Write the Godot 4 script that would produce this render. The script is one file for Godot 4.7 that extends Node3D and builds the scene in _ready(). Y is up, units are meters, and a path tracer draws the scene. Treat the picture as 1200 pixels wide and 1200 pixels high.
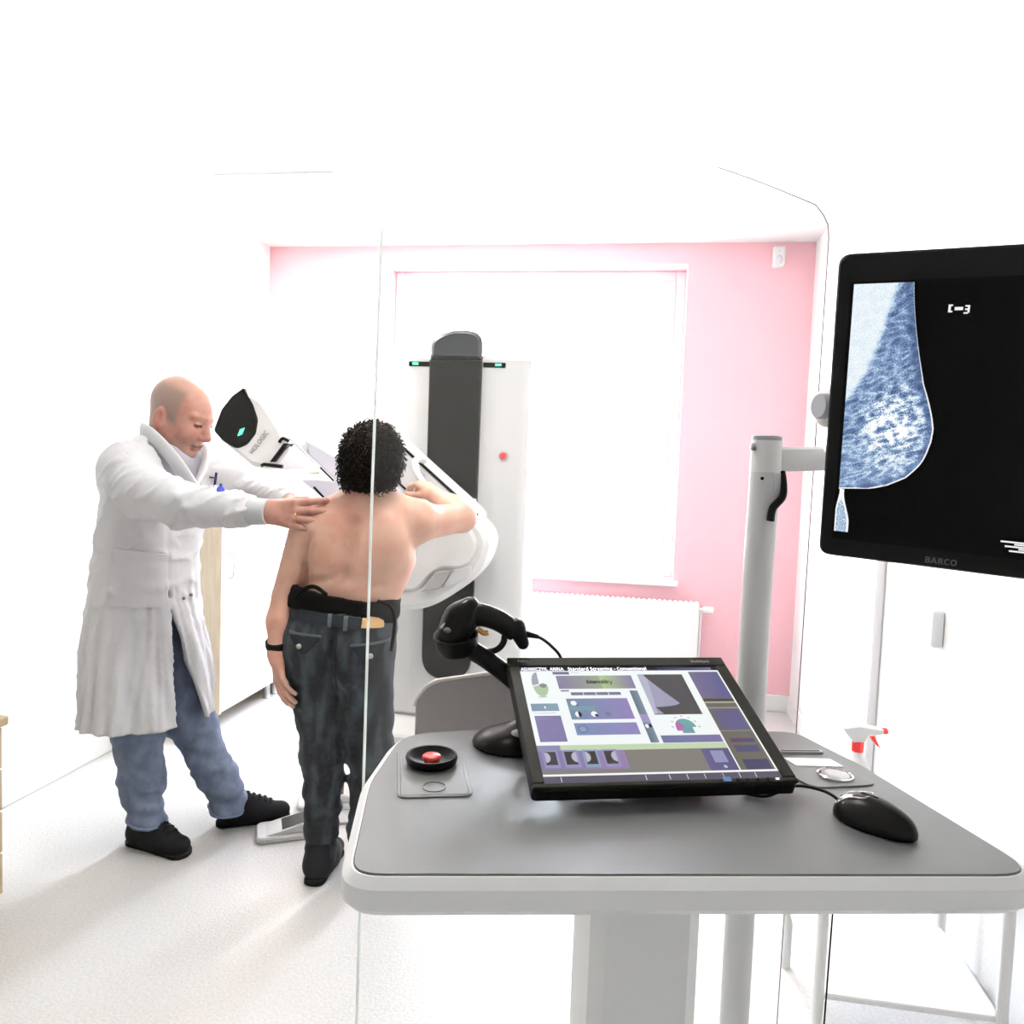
extends Node3D
# A mammography room: camera, light, room shell, machine, workstation, two people.

# ---------------------------------------------------------------- mesh builder
class MB:
	var v := PackedVector3Array()
	var n := PackedVector3Array()
	var uv := PackedVector2Array()
	var x := Transform3D()
	func raw(a: Vector3, b: Vector3, c: Vector3, na: Vector3, nb: Vector3, nc: Vector3) -> void:
		if (c - a).cross(b - a).dot(na + nb + nc) < 0.0:
			v.append(a); v.append(c); v.append(b); n.append(na); n.append(nc); n.append(nb)
		else:
			v.append(a); v.append(b); v.append(c); n.append(na); n.append(nb); n.append(nc)
	func smooth(a: Vector3, b: Vector3, c: Vector3, na: Vector3, nb: Vector3, nc: Vector3) -> void:
		var m := x.basis.inverse().transposed()
		raw(x * a, x * b, x * c, (m * na).normalized(), (m * nb).normalized(), (m * nc).normalized())
	func flat(a: Vector3, b: Vector3, c: Vector3, hint: Vector3) -> void:
		var q := (b - a).cross(c - a)
		if q.length_squared() < 1e-18: return
		q = q.normalized()
		if q.dot(hint) < 0.0: q = -q
		smooth(a, b, c, q, q, q)
	func quad(a: Vector3, b: Vector3, c: Vector3, d: Vector3, hint: Vector3) -> void:
		flat(a, b, c, hint); flat(a, c, d, hint)
	func box(c: Vector3, s: Vector3, bev := 0.004) -> void:
		var h := s * 0.5
		var e: float = minf(bev, minf(h.x, minf(h.y, h.z)) * 0.98)
		var i := h - Vector3(e, e, e)
		for ax in 3:
			var p := (ax + 1) % 3
			var q := (ax + 2) % 3
			for sg in [-1.0, 1.0]:
				var pts := []
				for k in [[-1, -1], [1, -1], [1, 1], [-1, 1]]:
					var w := Vector3(); w[ax] = h[ax] * sg; w[p] = i[p] * k[0]; w[q] = i[q] * k[1]
					pts.append(c + w)
				var hn := Vector3(); hn[ax] = sg
				quad(pts[0], pts[1], pts[2], pts[3], hn)
			if e > 0.0:
				for s1 in [-1.0, 1.0]:
					for s2 in [-1.0, 1.0]:
						var a1 := Vector3(); a1[p] = h[p] * s1; a1[q] = i[q] * s2; a1[ax] = -i[ax]
						var a2 := a1; a2[ax] = i[ax]
						var b1 := Vector3(); b1[p] = i[p] * s1; b1[q] = h[q] * s2; b1[ax] = -i[ax]
						var b2 := b1; b2[ax] = i[ax]
						var hn2 := Vector3(); hn2[p] = s1; hn2[q] = s2
						quad(c + a1, c + a2, c + b2, c + b1, hn2)
		if e > 0.0:
			for sx in [-1.0, 1.0]:
				for sy in [-1.0, 1.0]:
					for sz in [-1.0, 1.0]:
						flat(c + Vector3(h.x * sx, i.y * sy, i.z * sz), c + Vector3(i.x * sx, h.y * sy, i.z * sz), c + Vector3(i.x * sx, i.y * sy, h.z * sz), Vector3(sx, sy, sz))
	# polygon in x,y between z0 and z1, edges chamfered by bev
	func prism(poly: PackedVector2Array, z0: float, z1: float, bev := 0.0) -> void:
		var p := poly.duplicate()
		var area := 0.0
		for i in p.size():
			area += p[i].cross(p[(i + 1) % p.size()])
		if area < 0.0: p.reverse()
		var m := p.size()
		var en := PackedVector2Array()
		for i in m:
			var d := (p[(i + 1) % m] - p[i]).normalized()
			en.append(Vector2(d.y, -d.x))
		var inn := PackedVector2Array()
		var va := PackedVector2Array()
		var vb := PackedVector2Array()
		for i in m:
			var e0 := en[(i + m - 1) % m]
			var e1 := en[i]
			var s := (e0 + e1)
			s = s / maxf(s.length_squared() * 0.5, 0.3)
			inn.append(p[i] - s * bev)
			if e0.dot(e1) > 0.8:
				va.append((e0 + e1).normalized()); vb.append((e0 + e1).normalized())
			else:
				va.append(e0); vb.append(e1)
		var lo := minf(z0, z1)
		var hi := maxf(z0, z1)
		for i in m:
			var j := (i + 1) % m
			var na := Vector3(vb[i].x, vb[i].y, 0)
			var nb := Vector3(va[j].x, va[j].y, 0)
			var a0 := Vector3(p[i].x, p[i].y, lo + bev)
			var a1 := Vector3(p[i].x, p[i].y, hi - bev)
			var b0 := Vector3(p[j].x, p[j].y, lo + bev)
			var b1 := Vector3(p[j].x, p[j].y, hi - bev)
			smooth(a0, b0, b1, na, nb, nb); smooth(a0, b1, a1, na, nb, na)
			if bev > 0.0:
				var c0 := Vector3(inn[i].x, inn[i].y, lo)
				var c1 := Vector3(inn[i].x, inn[i].y, hi)
				var d0 := Vector3(inn[j].x, inn[j].y, lo)
				var d1 := Vector3(inn[j].x, inn[j].y, hi)
				var f := (na + Vector3(0, 0, 1)).normalized()
				var g := (nb + Vector3(0, 0, 1)).normalized()
				smooth(a1, b1, d1, f, g, g); smooth(a1, d1, c1, f, g, f)
				f.z = -f.z; g.z = -g.z
				smooth(a0, b0, d0, f, g, g); smooth(a0, d0, c0, f, g, f)
		var t := Geometry2D.triangulate_polygon(p)
		for i in range(0, t.size(), 3):
			var a := inn[t[i]]
			var b := inn[t[i + 1]]
			var c := inn[t[i + 2]]
			flat(Vector3(a.x, a.y, hi), Vector3(b.x, b.y, hi), Vector3(c.x, c.y, hi), Vector3(0, 0, 1))
			flat(Vector3(a.x, a.y, lo), Vector3(b.x, b.y, lo), Vector3(c.x, c.y, lo), Vector3(0, 0, -1))
	func tube(pts: Array, rads, sides := 10, caps := true, squash := 1.0) -> void:
		var m := pts.size()
		var up := Vector3(0, 1, 0)
		var t0: Vector3 = (pts[1] - pts[0]).normalized()
		if absf(t0.dot(up)) > 0.9: up = Vector3(1, 0, 0)
		var nn := (up - t0 * up.dot(t0)).normalized()
		var rings := []
		var norms := []
		for i in m:
			var t: Vector3
			if i == 0: t = t0
			elif i == m - 1: t = (pts[i] - pts[i - 1]).normalized()
			else: t = (pts[i + 1] - pts[i - 1]).normalized()
			nn = (nn - t * nn.dot(t)).normalized()
			var bb := t.cross(nn)
			var r: float = rads if (rads is float) else rads[i]
			var ring := PackedVector3Array()
			var rn := PackedVector3Array()
			for s in sides:
				var a := TAU * s / sides
				var d := nn * cos(a) + bb * sin(a) * squash
				ring.append(pts[i] + d * r)
				rn.append((nn * cos(a) * squash + bb * sin(a)).normalized())
			rings.append(ring); norms.append(rn)
		for i in m - 1:
			for s in sides:
				var u := (s + 1) % sides
				smooth(rings[i][s], rings[i][u], rings[i + 1][u], norms[i][s], norms[i][u], norms[i + 1][u])
				smooth(rings[i][s], rings[i + 1][u], rings[i + 1][s], norms[i][s], norms[i + 1][u], norms[i + 1][s])
		if caps:
			for s in sides:
				var u := (s + 1) % sides
				flat(pts[0], rings[0][s], rings[0][u], pts[0] - pts[1])
				flat(pts[m - 1], rings[m - 1][s], rings[m - 1][u], pts[m - 1] - pts[m - 2])
	# profile of Vector2(radius, y) turned round the y axis
	func lathe(prof: Array, segs := 24) -> void:
		var m := prof.size()
		var sn := []
		for i in m - 1:
			var d: Vector2 = prof[i + 1] - prof[i]
			sn.append(Vector2(d.y, -d.x).normalized())
		# outward when profile runs upwards
		for i in m - 1:
			var na: Vector2 = sn[i]
			var nb: Vector2 = sn[i]
			if i > 0 and sn[i - 1].dot(sn[i]) > 0.7: na = (sn[i - 1] + sn[i]).normalized()
			if i < m - 2 and sn[i + 1].dot(sn[i]) > 0.7: nb = (sn[i + 1] + sn[i]).normalized()
			for s in segs:
				var a := TAU * s / segs
				var b := TAU * (s + 1) / segs
				var ca := Vector3(cos(a), 0, sin(a))
				var cb := Vector3(cos(b), 0, sin(b))
				var y := Vector3(0, 1, 0)
				var p0: Vector3 = ca * prof[i].x + y * prof[i].y
				var p1: Vector3 = cb * prof[i].x + y * prof[i].y
				var p2: Vector3 = cb * prof[i + 1].x + y * prof[i + 1].y
				var p3: Vector3 = ca * prof[i + 1].x + y * prof[i + 1].y
				if prof[i].x > 1e-6: smooth(p0, p1, p2, ca * na.x + y * na.y, cb * na.x + y * na.y, cb * nb.x + y * nb.y)
				if prof[i + 1].x > 1e-6: smooth(p0, p2, p3, ca * na.x + y * na.y, cb * nb.x + y * nb.y, ca * nb.x + y * nb.y)
	func ball(c: Vector3, r: Vector3, segs := 16) -> void:
		var keep := x
		x = x * Transform3D(Basis.from_scale(r), c)
		var pr := []
		var h := segs / 2
		for i in h + 1:
			var a := PI * i / h - PI / 2
			pr.append(Vector2(maxf(cos(a), 0.0), sin(a)))
		lathe(pr, segs)
		x = keep
	func rect_uv(a: Vector3, b: Vector3, c: Vector3, d: Vector3) -> void:
		# flat picture: a top left, b top right, c bottom right, d bottom left
		var q := (d - a).cross(b - a).normalized()
		var ps := [a, b, c, a, c, d]
		var us := [Vector2(0, 0), Vector2(1, 0), Vector2(1, 1), Vector2(0, 0), Vector2(1, 1), Vector2(0, 1)]
		for i in 6:
			v.append(ps[i]); n.append(q); uv.append(us[i])
	func mesh() -> ArrayMesh:
		var arr := []
		arr.resize(Mesh.ARRAY_MAX)
		arr[Mesh.ARRAY_VERTEX] = v
		arr[Mesh.ARRAY_NORMAL] = n
		if uv.size() == v.size() and uv.size() > 0: arr[Mesh.ARRAY_TEX_UV] = uv
		var am := ArrayMesh.new()
		am.add_surface_from_arrays(Mesh.PRIMITIVE_TRIANGLES, arr)
		return am

# ---------------------------------------------------------------- signed distance bodies
class SDF:
	var kind := PackedInt32Array()
	var op := PackedInt32Array()
	var a := PackedVector3Array()
	var b := PackedVector3Array()
	var ra := PackedFloat32Array()
	var rb := PackedFloat32Array()
	var kk := PackedFloat32Array()
	var bas: Array[Basis] = []
	var act := PackedInt32Array()
	var post: Callable
	var amp := 0.0
	func _add(k: int, o: int, pa: Vector3, pb: Vector3, r1: float, r2: float, sm: float, m: Basis) -> void:
		kind.append(k); op.append(o); a.append(pa); b.append(pb); ra.append(r1); rb.append(r2); kk.append(sm); bas.append(m)
		act.append(kind.size() - 1)
	func cap(pa: Vector3, pb: Vector3, r1: float, r2: float, sm := 0.02, o := 0) -> void:
		_add(0, o, pa, pb, r1, r2, sm, Basis())
	func ell(c: Vector3, r: Vector3, m := Basis(), sm := 0.02, o := 0) -> void:
		_add(1, o, c, r, 0, 0, sm, m.transposed())
	# capsule thinned by s along axis ax
	func slab(pa: Vector3, pb: Vector3, r1: float, r2: float, ax: Vector3, s: float, sm := 0.02, o := 0) -> void:
		var n := ax.normalized()
		var m := Basis(Vector3(1, 0, 0) + n * (n.x * (s - 1.0)), Vector3(0, 1, 0) + n * (n.y * (s - 1.0)), Vector3(0, 0, 1) + n * (n.z * (s - 1.0)))
		_add(2, o, m * pa, m * pb, r1, r2, sm, m)
	func prim(i: int, p: Vector3) -> float:
		var t := kind[i]
		if t == 1:
			var q: Vector3 = bas[i] * (p - a[i])
			var r := b[i]
			var k0 := (q / r).length()
			var k1 := (q / (r * r)).length()
			return k0 * (k0 - 1.0) / maxf(k1, 1e-6) if k0 > 0.05 else -minf(r.x, minf(r.y, r.z))
		if t == 2: p = bas[i] * p
		var ba := b[i] - a[i]
		var pa := p - a[i]
		var h := clampf(pa.dot(ba) / maxf(ba.length_squared(), 1e-9), 0.0, 1.0)
		var d := (pa - ba * h).length() - lerpf(ra[i], rb[i], h)
		return d * 0.75 if t == 2 else d
	func all() -> void:
		act.resize(0)
		for i in kind.size(): act.append(i)
	func focus(c: Vector3, r: float) -> void:
		var ds := PackedFloat32Array()
		var best := 1e9
		var n := kind.size()
		for i in n:
			var d := prim(i, c)
			ds.append(d)
			if op[i] == 0 and d < best: best = d
		act.resize(0)
		for i in n:
			if op[i] == 0:
				if ds[i] < best + 2.5 * r + kk[i] + amp: act.append(i)
			elif ds[i] < 1.3 * r + kk[i] + amp: act.append(i)
	func at(p: Vector3) -> float:
		var d := 1e3
		for i in act:
			var e := prim(i, p)
			var k := kk[i]
			if op[i] == 0:
				if d > 500.0: d = e
				else:
					var h := maxf(k - absf(d - e), 0.0) / k
					d = minf(d, e) - h * h * k * 0.25
			else:
				e = -e
				var h := maxf(k - absf(d - e), 0.0) / k
				d = maxf(d, e) + h * h * k * 0.25
		if post.is_valid(): d = post.call(p, d)
		return d
	# first hit from o along dir
	func hit(o: Vector3, dir: Vector3, far := 0.5) -> Vector3:
		var t := 0.0
		for i in 60:
			var d := at(o + dir * t)
			if d < 0.0006 or t > far: break
			t += d * 0.7
		return o + dir * t

class Soup:
	var v := PackedVector3Array()
	var n := PackedVector3Array()
	var c := PackedColorArray()
	var ix := PackedInt32Array()
	func net(sd: SDF, lo: Vector3, hi: Vector3, cell: float, col = null) -> void:
		const B := 6
		var nx := int(ceil((hi.x - lo.x) / cell / B)) * B
		var ny := int(ceil((hi.y - lo.y) / cell / B)) * B
		var nz := int(ceil((hi.z - lo.z) / cell / B)) * B
		var X := nx + 1
		var XY := (nx + 1) * (ny + 1)
		var g := PackedFloat32Array()
		g.resize(XY * (nz + 1))
		g.fill(1e9)
		var ci := PackedInt32Array()
		ci.resize(XY * (nz + 1))
		ci.fill(-1)
		var R := cell * B * 0.87
		var blocks: Array[Vector3i] = []
		var first := v.size()
		for bz in range(0, nz, B):
			for by in range(0, ny, B):
				for bx in range(0, nx, B):
					var c0 := lo + Vector3(bx + B * 0.5, by + B * 0.5, bz + B * 0.5) * cell
					sd.focus(c0, R)
					if sd.act.size() == 0: continue
					if absf(sd.at(c0)) > R * 1.35 + sd.amp: continue
					blocks.append(Vector3i(bx, by, bz))
					for z in range(bz, bz + B + 1):
						for y in range(by, by + B + 1):
							var at0 := z * XY + y * X + bx
							for x in B + 1:
								if g[at0 + x] > 1e8:
									g[at0 + x] = sd.at(lo + Vector3(bx + x, y, z) * cell)
		var offs := [0, 1, X, X + 1, XY, XY + 1, XY + X, XY + X + 1]
		var opos := [Vector3(0, 0, 0), Vector3(1, 0, 0), Vector3(0, 1, 0), Vector3(1, 1, 0), Vector3(0, 0, 1), Vector3(1, 0, 1), Vector3(0, 1, 1), Vector3(1, 1, 1)]
		var edges := [[0, 1], [2, 3], [4, 5], [6, 7], [0, 2], [1, 3], [4, 6], [5, 7], [0, 4], [1, 5], [2, 6], [3, 7]]
		var val := PackedFloat32Array()
		val.resize(8)
		for bl in blocks:
			for z in range(bl.z, bl.z + B):
				for y in range(bl.y, bl.y + B):
					for x in range(bl.x, bl.x + B):
						var i := z * XY + y * X + x
						var neg := 0
						for q in 8:
							val[q] = g[i + offs[q]]
							if val[q] < 0.0: neg += 1
						if neg == 0 or neg == 8: continue
						var s := Vector3()
						var cnt := 0
						for e in edges:
							var d0 := val[e[0]]
							var d1 := val[e[1]]
							if (d0 < 0.0) != (d1 < 0.0):
								s += opos[e[0]].lerp(opos[e[1]], d0 / (d0 - d1))
								cnt += 1
						ci[i] = v.size()
						v.append(lo + (Vector3(x, y, z) + s / cnt) * cell)
						n.append(Vector3())
		for bl in blocks:
			for z in range(bl.z, bl.z + B):
				for y in range(bl.y, bl.y + B):
					for x in range(bl.x, bl.x + B):
						var i := z * XY + y * X + x
						if ci[i] < 0: continue
						var s0 := g[i] < 0.0
						if y > 0 and z > 0 and (g[i + 1] < 0.0) != s0: _quad(ci[i - X - XY], ci[i - XY], ci[i], ci[i - X], s0)
						if x > 0 and z > 0 and (g[i + X] < 0.0) != s0: _quad(ci[i - 1 - XY], ci[i - 1], ci[i], ci[i - XY], s0)
						if x > 0 and y > 0 and (g[i + XY] < 0.0) != s0: _quad(ci[i - 1 - X], ci[i - X], ci[i], ci[i - 1], s0)
		for i in range(first, v.size()):
			n[i] = n[i].normalized() if n[i].length_squared() > 1e-20 else Vector3.UP
			c.append(col.call(v[i]) if col != null else Color.WHITE)
	func _quad(p: int, q: int, r: int, s: int, out: bool) -> void:
		if p < 0 or q < 0 or r < 0 or s < 0: return
		if out: _tri(p, q, r); _tri(p, r, s)
		else: _tri(p, r, q); _tri(p, s, r)
	func _tri(p: int, q: int, r: int) -> void:
		# p, q, r anticlockwise from outside; stored clockwise
		var f := (v[q] - v[p]).cross(v[r] - v[p])
		n[p] += f; n[q] += f; n[r] += f
		ix.append(p); ix.append(r); ix.append(q)
	func mesh(base: Vector3) -> ArrayMesh:
		var arr := []
		arr.resize(Mesh.ARRAY_MAX)
		var w := PackedVector3Array()
		w.resize(v.size())
		for i in v.size(): w[i] = v[i] - base
		arr[Mesh.ARRAY_VERTEX] = w
		arr[Mesh.ARRAY_NORMAL] = n
		arr[Mesh.ARRAY_COLOR] = c
		arr[Mesh.ARRAY_INDEX] = ix
		var am := ArrayMesh.new()
		am.add_surface_from_arrays(Mesh.PRIMITIVE_TRIANGLES, arr)
		return am

# ---------------------------------------------------------------- materials and nodes
var mats := {}
var rng := RandomNumberGenerator.new()

func lin(r: float, g: float, b: float) -> Color:
	return Color(r, g, b).linear_to_srgb()

func mat(called: String, col: Color, rough := 0.6, metal := 0.0) -> StandardMaterial3D:
	if mats.has(called): return mats[called]
	var m := StandardMaterial3D.new()
	m.resource_name = called
	m.albedo_color = col
	m.roughness = rough
	m.metallic = metal
	if metal == 0.0 and col.get_luminance() < 0.22: m.metallic_specular = 0.25
	mats[called] = m
	return m

func grain(m: StandardMaterial3D, freq: float, scale: float, depth: float, tint := 0.0) -> StandardMaterial3D:
	# fine relief and tone of the matter itself, the same everywhere on it
	var nt := NoiseTexture2D.new()
	nt.width = 256; nt.height = 256; nt.seamless = true
	var fn := FastNoiseLite.new()
	fn.seed = 7; fn.frequency = freq
	nt.noise = fn; nt.as_normal_map = true; nt.bump_strength = depth
	m.normal_enabled = true
	m.normal_texture = nt
	m.uv1_triplanar = true
	m.uv1_scale = Vector3(scale, scale, scale)
	if tint > 0.0:
		var ct := NoiseTexture2D.new()
		ct.width = 256; ct.height = 256; ct.seamless = true
		var f2 := FastNoiseLite.new()
		f2.seed = 11; f2.frequency = freq
		ct.noise = f2
		var gr := Gradient.new()
		gr.set_color(0, Color(1.0 - tint, 1.0 - tint, 1.0 - tint))
		gr.set_color(1, Color.WHITE)
		ct.color_ramp = gr
		m.albedo_texture = ct
	return m

func glow(called: String, col: Color, energy: float) -> StandardMaterial3D:
	var m := mat(called, col, 0.5)
	m.emission_enabled = true
	m.emission = col
	m.emission_energy_multiplier = energy
	return m

func glass(called: String, col: Color, alpha: float) -> StandardMaterial3D:
	var m := mat(called, Color(col.r, col.g, col.b, alpha), 0.02)
	m.metallic_specular = 0.2
	m.transparency = BaseMaterial3D.TRANSPARENCY_ALPHA
	return m

func put(called: String, mesh: Mesh, m: Material, parent: Node = self) -> MeshInstance3D:
	var o := MeshInstance3D.new()
	o.name = called
	o.mesh = mesh
	o.material_override = m
	parent.add_child(o, true)
	return o

func thing(called: String, label: String, category: String, at := Vector3.ZERO, turn := 0.0, group := "") -> Node3D:
	var o := Node3D.new()
	o.name = called
	add_child(o, true)
	o.position = at
	o.rotation.y = turn
	o.set_meta("label", label)
	o.set_meta("category", category)
	if group: o.set_meta("group", group)
	return o

func struct(called: String, mesh: Mesh, m: Material) -> MeshInstance3D:
	var o := put(called, mesh, m)
	o.set_meta("kind", "structure")
	return o

func bx(c: Vector3, s: Vector3, bev := 0.003) -> ArrayMesh:
	var b := MB.new()
	b.box(c, s, bev)
	return b.mesh()

func span(lo: Vector3, hi: Vector3, bev := 0.003) -> ArrayMesh:
	return bx((lo + hi) * 0.5, hi - lo, bev)

func pr(poly: Array, z0: float, z1: float, bev := 0.003, xf := Transform3D()) -> ArrayMesh:
	var b := MB.new()
	b.x = xf
	b.prism(PackedVector2Array(poly), z0, z1, bev)
	return b.mesh()

func tb(pts: Array, r, sides := 10, xf := Transform3D(), squash := 1.0) -> ArrayMesh:
	var b := MB.new()
	b.x = xf
	b.tube(pts, r, sides, true, squash)
	return b.mesh()

func lt(prof: Array, segs := 24, xf := Transform3D()) -> ArrayMesh:
	var b := MB.new()
	b.x = xf
	b.lathe(prof, segs)
	return b.mesh()

# rounded corners on a polygon: each corner [x, y, radius]
func rounded(corners: Array, steps := 6) -> Array:
	var out := []
	var m := corners.size()
	for i in m:
		var p := Vector2(corners[i][0], corners[i][1])
		var r: float = corners[i][2]
		if r <= 0.0:
			out.append(p); continue
		var a := Vector2(corners[(i + m - 1) % m][0], corners[(i + m - 1) % m][1])
		var b := Vector2(corners[(i + 1) % m][0], corners[(i + 1) % m][1])
		var da := (a - p).normalized()
		var db := (b - p).normalized()
		var half := acos(clampf(da.dot(db), -1, 1)) * 0.5
		var t := minf(r / tan(half), minf((a - p).length(), (b - p).length()) * 0.5)
		for k in steps + 1:
			var u := float(k) / steps
			var q0 := p + da * t
			var q1 := p + db * t
			out.append(q0.lerp(p, u).lerp(p.lerp(q1, u), u))
	return out

func soften(poly: Array, rounds := 3) -> Array:
	# corner cutting: a flowing outline
	for r in rounds:
		var out := []
		for i in poly.size():
			var p: Vector2 = poly[i]
			var q: Vector2 = poly[(i + 1) % poly.size()]
			out.append(p.lerp(q, 0.22)); out.append(p.lerp(q, 0.78))
		poly = out
	return poly

func curve(pts: Array, per := 8) -> Array:
	# smooth line through the points
	var out := []
	for i in pts.size() - 1:
		var p0: Vector3 = pts[maxi(i - 1, 0)]
		var p1: Vector3 = pts[i]
		var p2: Vector3 = pts[i + 1]
		var p3: Vector3 = pts[mini(i + 2, pts.size() - 1)]
		for k in per:
			out.append(p1.cubic_interpolate(p2, p0, p3, float(k) / per))
	out.append(pts[pts.size() - 1])
	return out

func words(called: String, text: String, height: float, m: Material, parent: Node, xf: Transform3D, bold := false) -> MeshInstance3D:
	var t := TextMesh.new()
	var f := SystemFont.new()
	f.font_names = PackedStringArray(["Droid Sans"])
	if bold: f.font_weight = 700
	t.font = f
	t.text = text
	t.font_size = 64
	t.pixel_size = height / 46.0
	t.depth = 0.0006
	t.curve_step = 2.0
	var o := put(called, t, m, parent)
	o.transform = xf
	return o

# a sheet laid on a body: four corners in front of it, thrown along dir
func patch(sd: SDF, q: Array, dir: Vector3, thick: float, nu := 8, nv := 8, base := Vector3.ZERO) -> ArrayMesh:
	sd.all()
	var top := []
	var low := []
	for j in nv + 1:
		for i in nu + 1:
			var u := float(i) / nu
			var w := float(j) / nv
			var p: Vector3 = (q[0] as Vector3).lerp(q[1], u).lerp((q[3] as Vector3).lerp(q[2], u), w)
			var h := sd.hit(p, dir)
			top.append(h - dir * thick - base)
			low.append(h + dir * 0.004 - base)
	var b := MB.new()
	var nrm := []
	for j in nv + 1:
		for i in nu + 1:
			var l: Vector3 = top[j * (nu + 1) + maxi(i - 1, 0)]
			var r: Vector3 = top[j * (nu + 1) + mini(i + 1, nu)]
			var u: Vector3 = top[maxi(j - 1, 0) * (nu + 1) + i]
			var d: Vector3 = top[mini(j + 1, nv) * (nu + 1) + i]
			var nn := (r - l).cross(d - u)
			nn = nn.normalized() if nn.length_squared() > 1e-14 else -dir
			if nn.dot(dir) > 0.0: nn = -nn
			nrm.append(nn)
	for j in nv:
		for i in nu:
			var k := j * (nu + 1) + i
			b.smooth(top[k], top[k + 1], top[k + nu + 2], nrm[k], nrm[k + 1], nrm[k + nu + 2])
			b.smooth(top[k], top[k + nu + 2], top[k + nu + 1], nrm[k], nrm[k + nu + 2], nrm[k + nu + 1])
	var cen: Vector3 = top[(nv / 2) * (nu + 1) + nu / 2]
	var rim := []
	for i in nu: rim.append([i, i + 1])
	for j in nv: rim.append([j * (nu + 1) + nu, (j + 1) * (nu + 1) + nu])
	for i in nu: rim.append([nv * (nu + 1) + i, nv * (nu + 1) + i + 1])
	for j in nv: rim.append([j * (nu + 1), (j + 1) * (nu + 1)])
	for e in rim:
		b.quad(top[e[0]], top[e[1]], low[e[1]], low[e[0]], (top[e[0]] + top[e[1]]) * 0.5 - cen)
	return b.mesh()

func _ready() -> void:
	rng.seed = 4711
	# ---- camera
	var cam := Camera3D.new()
	cam.name = "camera"
	cam.basis = Basis.from_euler(Vector3(deg_to_rad(-3.57), deg_to_rad(9.17), deg_to_rad(2.10)))
	cam.position = Vector3(0, 1.4, 0)
	cam.fov = rad_to_deg(2.0 * atan(600.0 / 900.0))
	cam.near = 0.05
	cam.far = 200.0
	add_child(cam)
	cam.current = true
	# ---- sky and exposure
	var sky_mat := ProceduralSkyMaterial.new()
	sky_mat.sky_top_color = Color(0.90, 0.94, 1.0)
	sky_mat.sky_horizon_color = Color(1, 1, 1)
	sky_mat.ground_bottom_color = Color(0.86, 0.87, 0.88)
	sky_mat.ground_horizon_color = Color(1, 1, 1)
	sky_mat.sky_energy_multiplier = SKY
	sky_mat.ground_energy_multiplier = SKY
	sky_mat.sun_angle_max = 0.0
	var sky := Sky.new()
	sky.sky_material = sky_mat
	var env := Environment.new()
	env.background_mode = Environment.BG_SKY
	env.sky = sky
	env.tonemap_mode = Environment.TONE_MAPPER_LINEAR
	env.tonemap_exposure = 1.0
	env.sdfgi_enabled = true
	env.ssao_enabled = true
	env.ssil_enabled = true
	var we := WorldEnvironment.new()
	we.name = "environment"
	we.environment = env
	add_child(we)
	build_room()
	build_furniture()
	build_machine()
	build_workstation()
	build_desk_things()
	build_patient()
	build_doctor()
	build_small_things()

const SKY := 5.6
const ADDED_LAMP := 3.0
const XL := -2.37
const XR := 0.94
const ZB := -4.655
const ZF := 1.35
const CE := 2.72

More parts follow.
